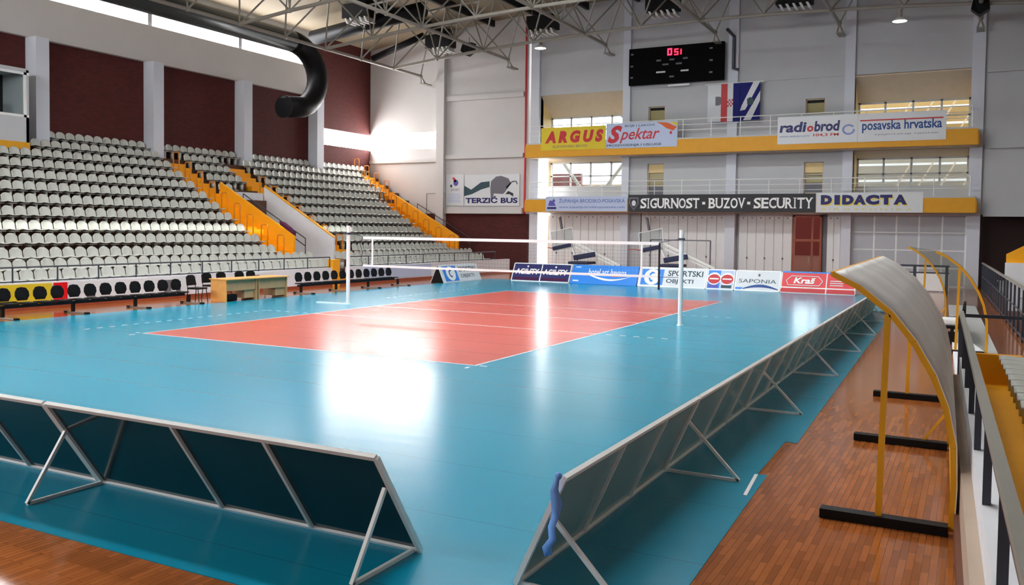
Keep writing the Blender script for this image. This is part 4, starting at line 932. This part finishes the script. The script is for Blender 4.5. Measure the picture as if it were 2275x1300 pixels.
for x, lab in ((-8.75, 'grey padded punch bag hanging before the first folding door'), (-3.45, 'grey padded punch bag hanging before the second folding door')):
    o = thing('hanging_rope_weight', lab, 'rope weight'); MB().bar((x-.1, 23.6, 3.3), (x+.05, 23.6, 2.55), .16, .1).build('weight', M_grey, o); MB().tube((x+.05, 23.6, 2.55), (x+.15, 23.6, 1.6), .02).tube((x-.1, 23.6, 3.25), (x-.1, 23.6, 3.6), .02).build('rope', M_whitem, o)
o = thing('goal_net_frame', 'dark goal frame standing before the second folding door', 'goal')
for p, q in (((.6, 21.5, 0), (.6, 21.5, 2.1)), ((-2.6, 21.5, 0), (-2.6, 21.5, 2.1)), ((-2.6, 21.5, 2.1), (.6, 21.5, 2.1))): MB().bar(p, q, .06).build('goal_bar', M_grey, o)
o = thing('barrier_table', 'low white barrier with a dark blue top rail before the panelled wall', 'barrier')
MB().box(8.9, 11.6, 20.5, 20.55, .05, .82).build('panel', M_white, o); MB().box(8.9, 11.6, 20.46, 20.58, 1.12, 1.2).build('top_rail', M_rail, o); MB().box(8.9, 11.6, 20.5, 20.54, .82, .88).build('rail', M_rail, o)
for x in (8.95, 10.2, 11.5): MB().box(x-.06, x+.06, 20.47, 20.57, 0, 1.15).build('post', M_rail, o)

# ---------------------------------------------------------------- right side: shelters, low wall, railings, stand
ARC = [(0, .04), (.012, .4), (.0, .75), (-.065, 1.07), (-.17, 1.34), (-.33, 1.62), (-.52, 1.86), (-.78, 2.07), (-1.0, 2.18)]
def shelter(y0, y1, xb0, xb1, label, ribs=3, sheet=M_poly):
    s_ = thing('bench_shelter', label, 'bench shelter', 'arched bench shelters')
    def X(y): return xb0 + (xb1-xb0)*(y-y0)/(y1-y0)
    # smooth the arc
    pts = []
    for k in range(len(ARC)-1):
        for t in (0, .33, .67): pts.append((ARC[k][0]+(ARC[k+1][0]-ARC[k][0])*t, ARC[k][1]+(ARC[k+1][1]-ARC[k][1])*t))
    pts.append(ARC[-1])
    for k in range(ribs):
        y_ = y0+(y1-y0)*k/(ribs-1)
        f = MB()
        for a, b in zip(pts, pts[1:]): f.bar((X(y_)+a[0], y_, a[1]), (X(y_)+b[0], y_, b[1]), .05, .05, (0, 1, 0))
        f.build('rib', M_yel, s_)
        if k in (0, ribs-1): MB().bar((X(y_)-.57, y_, .06), (X(y_)-.54, y_, 1.84), .05).build('post', M_yel, s_)
        MB().bar((X(y_)-1.05, y_, .045), (X(y_)-.02, y_, .045), .13, .08).build('foot', M_black, s_)
        if k == 1: MB().bar((X(y_), y_, .5), (X(y_)-.28, y_+.05, .07), .03).build('stay', M_yel, s_)
    n = 12; vs = []
    for k in range(n+1):
        y_ = y0-.04+(y1-y0+.08)*k/n
        for a in pts: vs.append((X(y_)+a[0]+.028, y_, a[1]+.02))
    m = len(pts); fs = [(k*m+i, k*m+i+1, (k+1)*m+i+1, (k+1)*m+i) for k in range(n) for i in range(m-1)]
    q = MB().add(vs, fs).build('roof_sheet', sheet, s_, smooth=True); md = q.modifiers.new('t', 'SOLIDIFY'); md.thickness = .008
    for z_ in (2, 8, 16, 24) if ribs > 2 else ():
        a = pts[z_]; MB().bar((X(y0)+a[0], y0, a[1]), (X(y1)+a[0], y1, a[1]), .035).build('purlin', M_yel, s_)
    return s_
shelter(-14.8, -8.2, 12.5, 12.31, 'nearest yellow arched bench shelter with clear roof, on the parquet')
shelter(-2.0, 4.6, 12.86, 11.9, 'farther yellow arched bench shelter beyond the first', 2, M_clear)
o = thing('shelter_bench', 'black bench seats under the farther yellow shelter', 'bench')
for k in range(4):
    q = MB().box(12.0, 12.4, -.4+.75*k, .1+.75*k, .38, .44).build('seat', M_black, o, bevel=.01); MB().box(12.38, 12.44, -.4+.75*k, .1+.75*k, .45, .85).build('backrest', M_black, q, bevel=.01)
MB().box(12.15, 12.22, -.5, 3.2, .3, .38).build('beam', M_blackm, o)
for y_ in (-.2, 2.9): MB().box(12.1, 12.25, y_-.04, y_+.04, 0, .3).build('leg', M_blackm, o)
o = tag(MB().box(11.95, 12.3, -.35, .05, .445, .62).build('towel', M_white, bevel=.05), 'folded white towel on the black bench under the farther shelter', 'towel')

ANG = .0315
def W(x, y, z): return V3((x - ANG*(y+10.1), y, z))           # the right stand runs slightly askew to the court
rs = thing('right_stand', 'right hand stand with pale front wall and yellow brown terraces', 'grandstand')
def wbox(x0, x1, y0, y1, z0, z1):
    v = [W(x, y, z) for z in (z0, z1) for y in (y0, y1) for x in (x0, x1)]
    return MB().add(v, [(0, 2, 3, 1), (4, 5, 7, 6), (0, 1, 5, 4), (2, 6, 7, 3), (0, 4, 6, 2), (1, 3, 7, 5)])
wbox(12.49, 12.64, -26, -9.0, 0, .8).build('front_wall', M_conc, rs); wbox(12.41, 12.49, -26, -9.0, 0, .55).build('plank_facing', M_plank, rs); wbox(12.37, 12.41, -26, -9.0, 0, .2).build('skirting', M_brown, rs)
wbox(12.64, 13.35, -26, -8.4, 0, .38).build('terrace', M_step, rs); wbox(13.2, 14.2, -26, -8.4, 0, .62).build('terrace', M_step, rs); wbox(14.2, 15.2, -26, -8.4, 0, 1.1).build('terrace', M_step, rs)
wbox(12.64, 13.3, -8.6, -8.45, 0, .82).build('yellow_end_wall', M_org, rs)
wbox(12.64, 13.25, -26, -8.6, .38, .395).build('yellow_walkway', M_org, rs)
wbox(12.5, 13.35, -8.4, 12, 0, .06).build('passage_floor', M_conc, rs)
r = thing('right_stand_railing', 'dark posts and steel handrail on the near right wall', 'railing')
MB().bar(W(12.52, -26, 1.345), W(12.52, -7.75, 1.345), .06, .05).build('handrail', M_steel, r)
MB().bar(W(12.52, -26, 1.305), W(12.52, -7.75, 1.305), .05, .04).build('rail', M_rail, r)
y_ = -26.3
while y_ < -9:
    if y_ > -26: MB().bar(W(12.52, y_, .8), W(12.52, y_, 1.3), .06, .05).build('post', M_rail, r)
    y_ += 1.615
MB().bar(W(12.52, -7.75, 1.3), W(13.7, -7.75, 1.3), .05, .05).build('return_rail', M_rail, r); MB().bar(W(12.52, -7.75, 0), W(12.52, -7.75, 1.3), .06).build('post', M_rail, r)
r = thing('far_right_railing', 'long dark railing with vertical bars before the far right seats', 'railing')
p0, p1 = V3((13.75, -1.5, 0)), V3((12.9, 22.5, 0))
MB().bar(p0+V3((0, 0, 1.3)), p1+V3((0, 0, 1.3)), .07, .06).build('handrail', M_steel, r)
MB().bar(p0+V3((0, 0, .12)), p1+V3((0, 0, .12)), .04, .04).build('rail', M_rail, r); MB().bar(p0+V3((0, 0, .7)), p1+V3((0, 0, .7)), .03, .03).build('rail', M_rail, r)
for k in range(19): p = p0.lerp(p1, k/18); MB().bar(p, p+V3((0, 0, 1.3)), .1, .05).build('post', M_rail, r)
f2 = thing('far_right_stand', 'far right stand with brown steps behind the dark railing', 'grandstand')
MB().add([V3((13.9, -1.5, 0)), V3((16, -1.5, 0)), V3((16, 22.5, 0)), V3((13.05, 22.5, 0)), V3((13.9, -1.5, .25)), V3((16, -1.5, .25)), V3((16, 22.5, .25)), V3((13.05, 22.5, .25))], [(0, 1, 2, 3), (4, 5, 6, 7), (0, 1, 5, 4), (1, 2, 6, 5), (2, 3, 7, 6), (3, 0, 4, 7)]).build('terrace', M_step, f2)
MB().box(14.75, 18, 3, 22, 0, .7).build('terrace', M_step, f2); MB().box(15.4, 18, 3, 22, 0, 1.15).build('terrace', M_step, f2)
MB().extr([(13.45, 8.0, .75), (13.45, 8.0, 1.98), (14.8, 8.0, 2.75), (14.8, 8.0, .75)], (0, .15, 0)).build('yellow_parapet', M_org, f2); MB().box(13.42, 16, 7.9, 8.0, .25, 1.72).build('white_panel', M_conc, f2)
# seats of the right stand
for k in range(9):
    o = bpy.data.objects.new('stadium_seat', SEAT); COL.objects.link(o); o.location = W(13.2, -9.1-.47*k, .38); o.rotation_euler = (0, 0, math.pi)
    tag(o, 'pale grey seat behind the near right railing, %s from the yellow end wall' % ordinal(k+1), 'seat', 'pale grey seats of the right stand')
nlab = 'pale grey seat behind the far right railing, %s from the near end'
for k in range(16):
    p = p0.lerp(p1, .06+.05*k)
    o = bpy.data.objects.new('stadium_seat', SEAT); COL.objects.link(o); o.location = p+V3((.55, 0, .25)); o.rotation_euler = (0, 0, math.pi)
    tag(o, nlab % ordinal(k+1), 'seat', 'pale grey seats of the far right stand')
